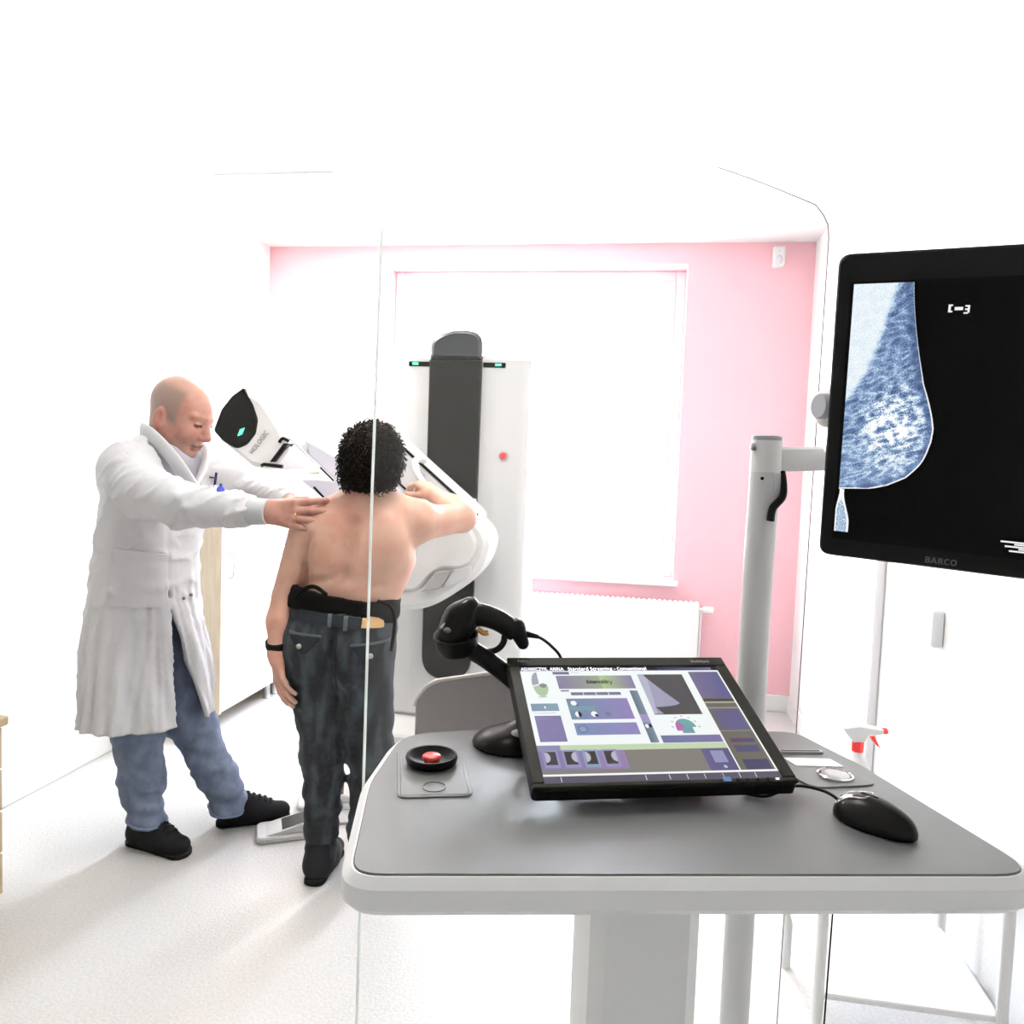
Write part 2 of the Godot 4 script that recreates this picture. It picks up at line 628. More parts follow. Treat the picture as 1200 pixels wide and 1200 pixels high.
func build_room() -> void:
	var white := grain(mat("white wall paint", lin(0.86, 0.86, 0.85), 0.75), 0.08, 3.0, 0.6)
	var pink := grain(mat("pink wall paint", lin(0.80, 0.44, 0.48), 0.45), 0.08, 3.0, 0.6)
	var lino := grain(mat("pale speckled vinyl floor", lin(0.68, 0.67, 0.65), 0.42), 0.22, 1.6, 0.5, 0.10)
	var t := 0.2
	struct("floor", span(Vector3(XL - t, -t, ZB - t), Vector3(XR + t, 0, ZF + t), 0), lino)
	struct("ceiling", span(Vector3(XL - t, CE, ZB - t), Vector3(XR + t, CE + t, ZF + t), 0), white)
	struct("wall_left", span(Vector3(XL - t, 0, ZB - t), Vector3(XL, CE, ZF + t), 0), white)
	struct("wall_right", span(Vector3(XR, 0, ZB - t), Vector3(XR + t, CE, ZF + t), 0), white)
	struct("wall_front", span(Vector3(XL, 0, ZF), Vector3(XR, CE, ZF + t), 0), white)
	# back wall round its window opening
	var wx0 := -1.585
	var wx1 := 0.235
	var wy0 := 0.74
	var wy1 := 2.60
	var tw := 0.30
	var b := MB.new()
	for s in [[XL, 0.0, wx0, CE], [wx1, 0.0, XR, CE], [wx0, 0.0, wx1, wy0], [wx0, wy1, wx1, CE]]:
		var lo := Vector3(s[0], s[1], ZB - tw)
		var hi := Vector3(s[2], s[3], ZB)
		b.box((lo + hi) * 0.5, hi - lo, 0)
	struct("wall_back", b.mesh(), pink)
	# window: frame, two sashes, panes, sill
	var pvc := mat("white window plastic", lin(0.88, 0.88, 0.88), 0.3)
	var pane := glass("window glass", Color(0.95, 0.98, 1.0), 0.04)
	var zf := ZB - 0.20
	var w := Node3D.new()
	w.name = "window_1"
	w.set_meta("kind", "structure")
	add_child(w)
	w.position = Vector3((wx0 + wx1) * 0.5, wy0, zf)
	var hw := (wx1 - wx0) * 0.5
	var hh := wy1 - wy0
	b = MB.new()
	for s in [[-hw, 0.0, -hw + 0.06, hh], [hw - 0.06, 0.0, hw, hh], [-hw + 0.06, 0.0, hw - 0.06, 0.06], [-hw + 0.06, hh - 0.06, hw - 0.06, hh], [-0.035 + 0.32, 0.06, 0.035 + 0.32, hh - 0.06]]:
		b.box(Vector3((s[0] + s[2]) * 0.5, (s[1] + s[3]) * 0.5, 0), Vector3(s[2] - s[0], s[3] - s[1], 0.07), 0.004)
	put("window_frame", b.mesh(), pvc, w)
	for sp in [[-hw + 0.06, 0.285], [0.355, hw - 0.06]]:
		b = MB.new()
		var x0: float = sp[0]
		var x1: float = sp[1]
		for s in [[x0, 0.06, x0 + 0.055, hh - 0.06], [x1 - 0.055, 0.06, x1, hh - 0.06], [x0 + 0.055, 0.06, x1 - 0.055, 0.115], [x0 + 0.055, hh - 0.115, x1 - 0.055, hh - 0.06]]:
			b.box(Vector3((s[0] + s[2]) * 0.5, (s[1] + s[3]) * 0.5, 0.018), Vector3(s[2] - s[0], s[3] - s[1], 0.056), 0.005)
		var sash := put("window_sash", b.mesh(), pvc, w)
		put("window_pane", span(Vector3(x0 + 0.055, 0.115, 0.008), Vector3(x1 - 0.055, hh - 0.115, 0.014), 0), pane, sash)
	put("window_sill", span(Vector3(-hw - 0.02, -0.03, 0.03), Vector3(hw + 0.03, 0.0, 0.25), 0.006), pvc, w)
	# skirting
	var skirt := mat("pale skirting vinyl", lin(0.78, 0.78, 0.76), 0.5)
	var sk := struct("baseboard_left", span(Vector3(XL, 0, ZB), Vector3(XL + 0.014, 0.10, ZF), 0.004), skirt)
	sk = struct("baseboard_right", span(Vector3(XR - 0.014, 0, ZB), Vector3(XR, 0.10, ZF), 0.004), skirt)
	sk = struct("baseboard_back", span(Vector3(XL + 0.014, 0, ZB), Vector3(XR - 0.014, 0.10, ZB + 0.014), 0.004), skirt)
	sk = struct("baseboard_front", span(Vector3(XL + 0.014, 0, ZF - 0.014), Vector3(XR - 0.014, 0.10, ZF), 0.004), skirt)
	# casing strip on the right wall
	struct("trim_1", span(Vector3(XR - 0.035, 0.0, -3.30), Vector3(XR, 1.5, -3.06), 0.006), mat("grey casing", lin(0.70, 0.69, 0.70), 0.5))
	# added ceiling lamps: no such source seen, they brighten pink wall and room
	var rim := mat("white lamp frame", lin(0.85, 0.85, 0.85), 0.4)
	var led := glow("added lamp diffuser", Color(1, 0.985, 0.96), 2.5)
	var labels := ["added square ceiling lamp panel brightening the pink wall, in the far corner above the wooden cabinet", "added square ceiling lamp panel over the room's middle between the two people and the workstation"]
	var spots := [Vector3(-1.75, CE, -3.75), Vector3(-0.55, CE, -2.0)]
	for i in 2:
		var l := thing("added_ceiling_lamp", labels[i], "lamp", spots[i], 0, "added square ceiling lamp panels")
		b = MB.new()
		for s in [[-0.3, -0.3, 0.3, -0.27], [-0.3, 0.27, 0.3, 0.3], [-0.3, -0.27, -0.27, 0.27], [0.27, -0.27, 0.3, 0.27]]:
			b.box(Vector3((s[0] + s[2]) * 0.5, -0.005, (s[1] + s[3]) * 0.5), Vector3(s[2] - s[0], 0.010, s[3] - s[1]), 0.002)
		put("frame", b.mesh(), rim, l)
		put("added_lamp_diffuser", span(Vector3(-0.27, -0.008, -0.27), Vector3(0.27, -0.001, 0.27), 0), led, l)
		var a := AreaLight3D.new()
		a.name = "added_lamp_light"
		a.area_size = Vector2(0.52, 0.52)
		a.light_energy = ADDED_LAMP
		a.light_color = Color(1, 0.985, 0.96)
		a.area_range = 12.0
		a.shadow_enabled = true
		l.add_child(a)
		a.position = Vector3(0, -0.014, 0)
		a.rotation.x = -PI / 2

func build_furniture() -> void:
	var wood := mat("pale maple board", lin(0.80, 0.70, 0.55), 0.5)
	wood_grain(wood)
	var door := mat("cream cabinet front", lin(0.86, 0.80, 0.70), 0.45)
	var steel := mat("brushed steel", lin(0.55, 0.56, 0.58), 0.35, 0.9)
	# tall cabinet along the left wall, doors to the room
	var c := thing("tall_cabinet", "pale wooden cabinet on short steel legs along the left wall", "cabinet", Vector3(-2.21, 0, -4.05))
	var zn := 0.57
	var zb := -0.59
	var xf := 0.19
	var xb := -0.14
	var h0 := 0.10
	var h1 := 1.30
	put("body", span(Vector3(xb, h0, zb), Vector3(xf, h1, zn - 0.018), 0.003), wood, c)
	put("end_panel", span(Vector3(xb, h0 - 0.002, zn - 0.018), Vector3(xf + 0.02, h1 + 0.002, zn), 0.003), wood, c)
	put("top_board", span(Vector3(xb, h1 + 0.002, zb), Vector3(xf + 0.025, h1 + 0.024, zn + 0.01), 0.004), wood, c)
	for i in 2:
		var z1 := zn - 0.02 - i * 0.57
		var d := put("door", span(Vector3(xf, h0 + 0.004, z1 - 0.565), Vector3(xf + 0.018, h1 - 0.004, z1), 0.003), door, c)
		put("handle", tb(curve([Vector3(xf + 0.018, 0.78, z1 - 0.05), Vector3(xf + 0.045, 0.79, z1 - 0.05), Vector3(xf + 0.045, 0.89, z1 - 0.05), Vector3(xf + 0.018, 0.90, z1 - 0.05)], 5), 0.005, 8), steel, d)
	for p in [[xf - 0.04, zn - 0.05], [xf - 0.04, -0.13], [xf - 0.04, -0.04], [xf - 0.04, zb + 0.05], [xb + 0.04, zn - 0.05], [xb + 0.04, zb + 0.05]]:
		put("leg", lt([Vector2(0, 0), Vector2(0.022, 0), Vector2(0.024, 0.006), Vector2(0.020, 0.01), Vector2(0.020, 0.1), Vector2(0, 0.1)], 14, Transform3D(Basis(), Vector3(p[0], 0, p[1]))), steel, c)
	# drawer unit at the left edge of the picture
	var u := thing("drawer_unit", "wooden drawer unit with black knobs at the left edge", "drawers", Vector3(-2.09, 0, -1.60))
	var oak := mat("oak board", lin(0.52, 0.42, 0.27), 0.5)
	wood_grain(oak)
	put("body", span(Vector3(-0.26, 0.06, -0.36), Vector3(0.26, 0.575, 0.36), 0.003), oak, u)
	put("top_board", span(Vector3(-0.27, 0.575, -0.37), Vector3(0.285, 0.602, 0.37), 0.004), oak, u)
	put("plinth", span(Vector3(-0.25, 0, -0.34), Vector3(0.22, 0.06, 0.34), 0.002), mat("dark plinth", lin(0.08, 0.07, 0.06), 0.6), u)
	var black := mat("black plastic", lin(0.006, 0.006, 0.006), 0.4)
	for i in 4:
		var y0 := 0.065 + i * 0.1275
		var d := put("drawer", span(Vector3(0.26, y0, -0.355), Vector3(0.276, y0 + 0.122, 0.355), 0.003), oak, u)
		put("knob", lt([Vector2(0, 0), Vector2(0.008, 0), Vector2(0.007, 0.012), Vector2(0.014, 0.016), Vector2(0.014, 0.024), Vector2(0.0, 0.026)], 14, Transform3D(Basis(Vector3(0, 0, 1), -PI / 2), Vector3(0.276, y0 + 0.075, -0.3))), black, d)
	# radiator under the window
	var enamel := mat("white radiator enamel", lin(0.88, 0.88, 0.87), 0.35)
	var r := thing("radiator", "white flat panel radiator under the window", "radiator", Vector3(-0.43, 0.12, ZB + 0.02))
	put("front_panel", span(Vector3(-0.82, 0.0, 0.085), Vector3(0.82, 0.505, 0.1), 0.006), enamel, r)
	put("back_panel", span(Vector3(-0.82, 0.0, 0.025), Vector3(0.82, 0.505, 0.04), 0.006), enamel, r)
	var b := MB.new()
	for i in 40:
		b.box(Vector3(-0.8 + i * 0.041, 0.25, 0.0625), Vector3(0.012, 0.47, 0.045), 0.002)
	put("fins", b.mesh(), enamel, r).set_meta("kind", "stuff")
	b = MB.new()
	for i in 54:
		b.box(Vector3(-0.81 + i * 0.0305, 0.508, 0.0625), Vector3(0.018, 0.006, 0.08), 0.001)
	put("top_grille", b.mesh(), enamel, r).set_meta("kind", "stuff")
	put("bracket", span(Vector3(-0.5, 0.1, -0.02), Vector3(-0.46, 0.4, 0.026), 0.002), enamel, r)
	put("bracket", span(Vector3(0.46, 0.1, -0.02), Vector3(0.5, 0.4, 0.026), 0.002), enamel, r)
	var vx := Transform3D(Basis(Vector3(0, 0, 1), -PI / 2), Vector3(0.82, 0.47, 0.0625))
	put("valve", lt([Vector2(0, 0), Vector2(0.012, 0), Vector2(0.012, 0.02), Vector2(0.018, 0.022), Vector2(0.022, 0.03), Vector2(0.022, 0.075), Vector2(0.018, 0.082), Vector2(0, 0.083)], 16, vx), enamel, r)
	put("pipe", tb([Vector3(0.83, 0.46, 0.0625), Vector3(0.83, -0.12, 0.0625)], 0.008, 8), enamel, r)
	# motion sensor in the corner
	var s := thing("motion_sensor", "small white motion sensor high on the pink wall", "sensor", Vector3(0.735, 2.57, ZB))
	put("housing", pr(rounded([[-0.033, 0.0, 0.02], [0.033, 0.0, 0.02], [0.033, 0.118, 0.01], [-0.033, 0.118, 0.01]]), 0.0, 0.045, 0.008), enamel, s)
	b = MB.new()
	b.ball(Vector3(0, 0.04, 0.042), Vector3(0.022, 0.026, 0.012), 14)
	put("lens", b.mesh(), mat("milky lens", lin(0.8, 0.8, 0.82), 0.2), s)
	put("indicator", bx(Vector3(0, 0.09, 0.046), Vector3(0.006, 0.004, 0.003), 0.001), mat("grey plastic", lin(0.35, 0.36, 0.38), 0.4), s)
	# switch box on the right wall
	var k := thing("wall_switch", "small pale grey box on the white wall below the large black display", "switch", Vector3(XR, 0.888, -2.515))
	put("housing", span(Vector3(-0.035, 0, -0.045), Vector3(0, 0.115, 0.03), 0.006), mat("pale grey plastic", lin(0.62, 0.62, 0.63), 0.4), k)
	put("peg", lt([Vector2(0, 0), Vector2(0.007, 0), Vector2(0.007, 0.01), Vector2(0.005, 0.013), Vector2(0, 0.013)], 12, Transform3D(Basis(Vector3(0, 0, 1), PI / 2), Vector3(0, 0.008, -0.06))), mat("grey plastic", lin(0.35, 0.36, 0.38), 0.4), k)
	# low white stand and the spray bottle on it
	var st := thing("side_stand", "low white side stand by the right wall under the spray bottle", "stand", Vector3(0.66, 0, -2.03))
	var lac := mat("white lacquer", lin(0.86, 0.86, 0.86), 0.35)
	put("top_board", span(Vector3(-0.2, 0.515, -0.2), Vector3(0.24, 0.535, 0.2), 0.004), lac, st)
	put("shelf", span(Vector3(-0.18, 0.16, -0.18), Vector3(0.22, 0.175, 0.18), 0.003), lac, st)
	for p in [[-0.18, -0.18], [0.22, -0.18], [-0.18, 0.18], [0.22, 0.18]]:
		put("leg", tb([Vector3(p[0], 0, p[1]), Vector3(p[0], 0.515, p[1])], 0.013, 10), lac, st)
	var sp := thing("spray_bottle", "white spray bottle with red collar, red trigger and red nozzle tip", "spray bottle", Vector3(0.570, 0.535, -1.985), deg_to_rad(9))
	var milk := mat("milky plastic", lin(0.84, 0.84, 0.84), 0.35)
	var red := mat("red plastic", lin(0.80, 0.035, 0.03), 0.35)
	put("bottle", lt([Vector2(0, 0), Vector2(0.034, 0), Vector2(0.037, 0.005), Vector2(0.037, 0.11), Vector2(0.034, 0.135), Vector2(0.022, 0.165), Vector2(0.014, 0.178), Vector2(0.013, 0.19), Vector2(0, 0.19)], 24), milk, sp)
	put("collar", lt([Vector2(0, 0.186), Vector2(0.0145, 0.186), Vector2(0.0145, 0.208), Vector2(0.012, 0.211), Vector2(0, 0.211)], 18), red, sp)
	put("sprayer_head", pr(rounded([[-0.012, 0.209, 0.003], [0.014, 0.209, 0.004], [0.022, 0.226, 0.005], [0.058, 0.231, 0.003], [0.058, 0.245, 0.003], [-0.004, 0.254, 0.012], [-0.044, 0.246, 0.006], [-0.030, 0.228, 0.01]], 4), -0.011, 0.011, 0.004), milk, sp)
	put("trigger", pr(rounded([[0.024, 0.229, 0.0], [0.036, 0.229, 0.002], [0.046, 0.212, 0.006], [0.055, 0.196, 0.003], [0.048, 0.2, 0.003], [0.034, 0.213, 0.006]], 3), -0.006, 0.006, 0.002), red, sp)
	put("nozzle", lt([Vector2(0, 0), Vector2(0.0085, 0), Vector2(0.0085, 0.013), Vector2(0.006, 0.015), Vector2(0, 0.015)], 6, Transform3D(Basis(Vector3(0, 0, 1), -PI / 2), Vector3(0.056, 0.2385, 0))), red, sp)

func wood_grain(m: StandardMaterial3D) -> void:
	var nt := NoiseTexture2D.new()
	nt.width = 256; nt.height = 256; nt.seamless = true
	var fn := FastNoiseLite.new()
	fn.seed = 3; fn.frequency = 0.03; fn.fractal_octaves = 4
	nt.noise = fn
	var gr := Gradient.new()
	gr.set_color(0, Color(0.93, 0.91, 0.89)); gr.set_color(1, Color.WHITE)
	nt.color_ramp = gr
	m.albedo_texture = nt
	m.uv1_triplanar = true
	m.uv1_scale = Vector3(6, 0.5, 6)

func build_machine() -> void:
	# white panel on the lower back wall beside the window
	struct("trim_2", span(Vector3(XL + 0.014, 0.10, ZB), Vector3(-1.63, 1.81, ZB + 0.012), 0.003), mat("white lacquer", lin(0.86, 0.86, 0.86), 0.35))
	var shell := mat("white machine shell", lin(0.66, 0.66, 0.65), 0.4)
	var shell2 := mat("off white machine cover", lin(0.70, 0.70, 0.69), 0.4)
	var dark := grain(mat("charcoal column plastic", lin(0.022, 0.022, 0.020), 0.42), 0.3, 12.0, 1.0)
	var capm := mat("grey column cap", lin(0.05, 0.053, 0.056), 0.25)
	var grey := mat("light grey plastic", lin(0.42, 0.42, 0.42), 0.4)
	var lilac := mat("pale lilac grey plastic", lin(0.66, 0.65, 0.72), 0.35)
	var black := mat("black plastic", lin(0.006, 0.006, 0.006), 0.4)
	var gloss := mat("glossy black plate", lin(0.010, 0.010, 0.009), 0.08)
	var o := Vector3(-0.90, 0, -3.72)
	var m := thing("mammography_machine", "tall white mammography machine with charcoal column and tilted tube head by the window", "x-ray machine", o)
	# gantry: cover seen from above, front slightly rounded
	var plan := rounded([[-0.355, -0.43, 0.06], [0.363, -0.43, 0.06], [0.363, -0.02, 0.05], [0.2, 0.0, 0.1], [-0.2, 0.0, 0.1], [-0.355, -0.02, 0.05]])
	var up := Transform3D(Basis(Vector3(1, 0, 0), Vector3(0, 0, 1), Vector3(0, -1, 0)), Vector3.ZERO)
	var flip := []
	for p in plan: flip.append(Vector2(p.x, -p.y))
	# prism runs along local z, which up turns to world y
	put("gantry_cover", pr(flip, 0.10, 1.925, 0.02, Transform3D(Basis(Vector3(1, 0, 0), Vector3(0, 0, -1), Vector3(0, 1, 0)), Vector3.ZERO)), shell, m)
	put("base_plate", pr(rounded([[-0.36, -0.44, 0.05], [0.366, -0.44, 0.05], [0.366, 0.28, 0.12], [-0.36, 0.28, 0.12]]).map(func(p): return Vector2(p.x, -p.y)), 0.0, 0.10, 0.012, Transform3D(Basis(Vector3(1, 0, 0), Vector3(0, 0, -1), Vector3(0, 1, 0)), Vector3.ZERO)), shell, m)
	# column: long slot shape, round below
	var col := rounded([[-0.133, 1.895, 0.0], [-0.128, 0.31, 0.125], [0.122, 0.31, 0.125], [0.127, 1.895, 0.0]], 10)
	put("column", pr(col, -0.02, 0.035, 0.006), dark, m)
	var dome := rounded([[-0.133, 1.899, 0.0], [0.127, 1.899, 0.0], [0.127, 2.035, 0.07], [-0.02, 2.048, 0.2], [-0.133, 2.00, 0.09]], 8)
	put("column_cap", pr(dome, -0.10, 0.035, 0.02), capm, m)
	put("column_seam", span(Vector3(-0.125, 1.226, 0.0351), Vector3(0.12, 1.232, 0.037), 0.0005), capm, m)
	for s in [[-0.245, -0.137], [0.131, 0.242]]:
		var l := put("indicator_bar", span(Vector3(s[0], 1.867, -0.012), Vector3(s[1], 1.890, 0.008), 0.003), black, m)
		var mid: float = (s[0] + s[1]) * 0.5 + (-0.02 if s[0] < 0 else 0.02)
		put("green_light", bx(Vector3(mid, 1.879, 0.009), Vector3(0.03, 0.011, 0.004), 0.001), glow("green led", Color(0.35, 1.0, 0.72), 1.1), l)
	# stop button
	var fz := Transform3D(Basis(Vector3(1, 0, 0), PI / 2), Vector3(0.247, 1.438, -0.012))
	var ring := put("stop_button_ring", lt([Vector2(0, 0), Vector2(0.024, 0), Vector2(0.024, 0.012), Vector2(0.019, 0.016), Vector2(0, 0.016)], 20, fz), grey, m)
	put("stop_button", lt([Vector2(0, 0.014), Vector2(0.017, 0.014), Vector2(0.017, 0.026), Vector2(0.013, 0.031), Vector2(0, 0.032)], 20, fz), mat("red button", lin(0.62, 0.07, 0.06), 0.4), ring)
	# carriage on the column that carries the tilted arm
	put("carriage", pr(rounded([[-0.14, 0.80, 0.05], [0.129, 0.80, 0.05], [0.129, 1.225, 0.01], [-0.14, 1.225, 0.01]]), 0.03, 0.20, 0.012), shell, m)
	# tilted arm: a long slab with dark edge seals, along (0.774, -0.633)
	var ax := Transform3D(Basis(Vector3(0.774, -0.633, 0), Vector3(0.633, 0.774, 0), Vector3(0, 0, 1)), Vector3(-1.075, 1.49, -3.3) - o)
	var arm := put("tilted_arm", pr(rounded([[-0.13, -0.30, 0.08], [0.52, -0.30, 0.08], [0.52, 0.0, 0.05], [-0.13, 0.0, 0.10]]), -0.25, 0.0, 0.01, ax), shell2, m)
	put("dark_seal", pr([Vector2(-0.06, -0.006), Vector2(0.505, -0.006), Vector2(0.505, 0.003), Vector2(-0.06, 0.003)], -0.02, 0.003, 0.0, ax), black, arm)
	put("dark_seal", pr([Vector2(-0.15, -0.136), Vector2(0.2, -0.136), Vector2(0.2, -0.127), Vector2(-0.15, -0.127)], -0.02, 0.006, 0.0, ax), black, arm)
	put("inset_strip", pr(rounded([[0.0, -0.05, 0.008], [0.22, -0.05, 0.008], [0.22, -0.018, 0.008], [0.0, -0.018, 0.008]], 3), -0.01, 0.004, 0.001, ax), lilac, arm)
	# tube head: housing in the same tilt, projecting towards the operator
	var hx := Transform3D(Basis(), Vector3(0, 0, -3.05) - Vector3(o.x, 0, o.z))
	var hp := []
	for q in rounded([[-1.672, 1.688, 0.04], [-1.735, 1.635, 0.10], [-1.806, 1.50, 0.06], [-1.735, 1.43, 0.06], [-1.625, 1.350, 0.06], [-1.535, 1.335, 0.04], [-1.455, 1.43, 0.05], [-1.49, 1.52, 0.10], [-1.575, 1.635, 0.06]], 6): hp.append(q)
	var head := put("tube_head", pr(hp, -0.42, 0.0, 0.022, hx), shell, m)
	var fp := []
	for q in rounded([[-1.664, 1.680, 0.004], [-1.715, 1.645, 0.08], [-1.762, 1.588, 0.08], [-1.798, 1.496, 0.02], [-1.752, 1.450, 0.06], [-1.688, 1.420, 0.05], [-1.640, 1.442, 0.05], [-1.603, 1.488, 0.04], [-1.594, 1.548, 0.05], [-1.618, 1.612, 0.08]], 5): fp.append(q)
	var plate := put("face_plate", pr(fp, -0.03, 0.007, 0.006, hx), gloss, head)
	put("green_display", pr([Vector2(-1.682, 1.476), Vector2(-1.662, 1.484), Vector2(-1.651, 1.512), Vector2(-1.671, 1.504)], 0.006, 0.0095, 0.0, hx), glow("green led", Color(0.35, 1.0, 0.72), 1.1), plate)
	var tx := Transform3D(Basis(Vector3(0, 0, 1), deg_to_rad(52)), Vector3(-1.587, 1.452, -3.046) - Vector3(o.x, 0, o.z))
	words("lettering", "HOLOGIC", 0.020, mat("grey print", lin(0.12, 0.12, 0.13), 0.6), head, tx)
	put("latch", pr([Vector2(-1.535, 1.372), Vector2(-1.515, 1.372), Vector2(-1.452, 1.452), Vector2(-1.474, 1.452)], -0.05, 0.012, 0.004, hx), black, head)
	put("latch_hook", tb(curve([Vector3(-1.495, 1.455, 0.005), Vector3(-1.48, 1.472, 0.005), Vector3(-1.452, 1.462, 0.005)], 5), 0.007, 8, hx), black, head)
	put("lock_pin", tb([Vector3(-1.565, 1.354, 0.02), Vector3(-1.555, 1.360, 0.02), Vector3(-1.47, 1.354, 0.02)], 0.008, 8, hx), black, head)
	# neck from the head back to the arm
	put("neck", pr(rounded([[-1.50, 1.50, 0.02], [-1.46, 1.40, 0.02], [-1.12, 1.13, 0.05], [-1.0, 1.26, 0.05]]), -0.44, -0.2, 0.015, hx), lilac, m)
	# clear face shield with its pale edges
	var clear := glass("clear face shield", Color(0.93, 0.94, 0.98), 0.06)
	var sh := put("face_shield", pr([Vector2(-1.455, 1.478), Vector2(-1.365, 1.482), Vector2(-1.255, 1.385), Vector2(-1.238, 1.315), Vector2(-1.25, 1.30)], -0.004, 0.0, 0.0, hx), clear, m)
	put("shield_rim", tb([Vector3(-1.456, 1.479, 0), Vector3(-1.25, 1.303, 0)], 0.0045, 6, hx), shell2, sh)
	put("shield_rim_tip", tb([Vector3(-1.31, 1.356, 0.005), Vector3(-1.25, 1.303, 0.005)], 0.004, 6, hx), black, sh)
	put("compression_paddle", pr([Vector2(-1.44, 1.30), Vector2(-1.25, 1.30), Vector2(-1.15, 1.20), Vector2(-1.22, 1.14)], -0.10, -0.085, 0.0, hx), lilac, m)
	put("paddle_pin", tb([Vector3(-1.352, 1.272, -0.03), Vector3(-1.305, 1.228, -0.03)], 0.005, 6, hx), black, m)
	# detector housing, low right of the arm
	var dz := Transform3D(Basis(), Vector3(0, 0, -3.3) - Vector3(o.x, 0, o.z))
	var dp := soften([Vector2(-1.10, 1.03), Vector2(-0.95, 1.14), Vector2(-0.73, 1.19), Vector2(-0.622, 1.075), Vector2(-0.655, 0.935), Vector2(-0.76, 0.825), Vector2(-0.905, 0.735), Vector2(-1.06, 0.72), Vector2(-1.15, 0.86)])
	var det := put("detector_housing", pr(dp, -0.26, 0.0, 0.025, dz), shell2, m)
	put("front_cover", pr(soften([Vector2(-1.09, 1.01), Vector2(-0.945, 1.11), Vector2(-0.73, 1.14), Vector2(-0.672, 1.04), Vector2(-0.725, 0.932), Vector2(-0.86, 0.928), Vector2(-0.96, 0.80), Vector2(-1.10, 0.86)]), -0.02, 0.018, 0.012, dz), shell2, det)
	put("grey_tray", pr(rounded([[-0.928, 0.818, 0.005], [-0.86, 0.915, 0.01], [-0.79, 0.922, 0.005], [-0.842, 0.838, 0.005]], 3), -0.03, 0.03, 0.006, dz), grey, det)
	put("grey_flank", pr(rounded([[-0.788, 0.925, 0.004], [-0.70, 0.948, 0.012], [-0.715, 0.89, 0.03], [-0.80, 0.843, 0.01], [-0.838, 0.84, 0.004]], 3), -0.03, 0.012, 0.006, dz), mat("silver grey plastic", lin(0.60, 0.60, 0.60), 0.4), det)
	put("side_facet", pr(rounded([[-0.985, 0.99, 0.01], [-0.94, 1.10, 0.01], [-0.92, 1.075, 0.01], [-1.02, 0.90, 0.01]], 3), 0.0, 0.03, 0.008, dz), mat("silver grey plastic", lin(0.60, 0.60, 0.60), 0.4), det)
	# bar that the patient holds
	put("handle_bar", tb(curve([Vector3(-0.93, 1.40, -3.28), Vector3(-0.88, 1.40, -2.98), Vector3(-0.84, 1.335, -2.90), Vector3(-0.76, 1.26, -2.90), Vector3(-0.76, 1.23, -3.0), Vector3(-0.80, 1.25, -3.28)].map(func(p): return p - o), 6), 0.013, 10), shell2, m)
	# foot pedals on the floor
	for i in 2:
		var f := thing("foot_pedal", ["white foot pedal with black tread beside the doctor's front shoe", "white foot pedal with black tread lying furthest back behind the patient's leg"][i], "pedal", [Vector3(-1.225, 0, -2.615), Vector3(-1.185, 0, -2.88)][i], deg_to_rad([28, 20][i]), "foot pedals of the machine")
		put("base", pr(rounded([[-0.11, -0.07, 0.03], [0.11, -0.07, 0.03], [0.11, 0.07, 0.03], [-0.11, 0.07, 0.03]]), 0.0, 0.022, 0.005, Transform3D(Basis(Vector3(1, 0, 0), -PI / 2), Vector3.ZERO)), shell, f)
		put("pedal_plate", pr([Vector2(-0.075, 0.022), Vector2(0.1, 0.022), Vector2(0.1, 0.05), Vector2(0.06, 0.056)], -0.055, 0.055, 0.004), shell, f)
		put("tread", pr([Vector2(-0.02, 0.034), Vector2(0.07, 0.0565), Vector2(0.07, 0.059), Vector2(-0.02, 0.037)], -0.045, 0.045, 0.0), black, f)
		put("cable", tb(curve([Vector3(0.1, 0.012, 0), Vector3(0.15, 0.006, -0.02), Vector3(0.2 + 0.1 * (1 - i), 0.006, 0.0)], 5), 0.005, 6), mat("grey plastic", lin(0.35, 0.36, 0.38), 0.4), f)

const WO := Vector3(0.06, 0, -1.1)
const WT := 0.22689

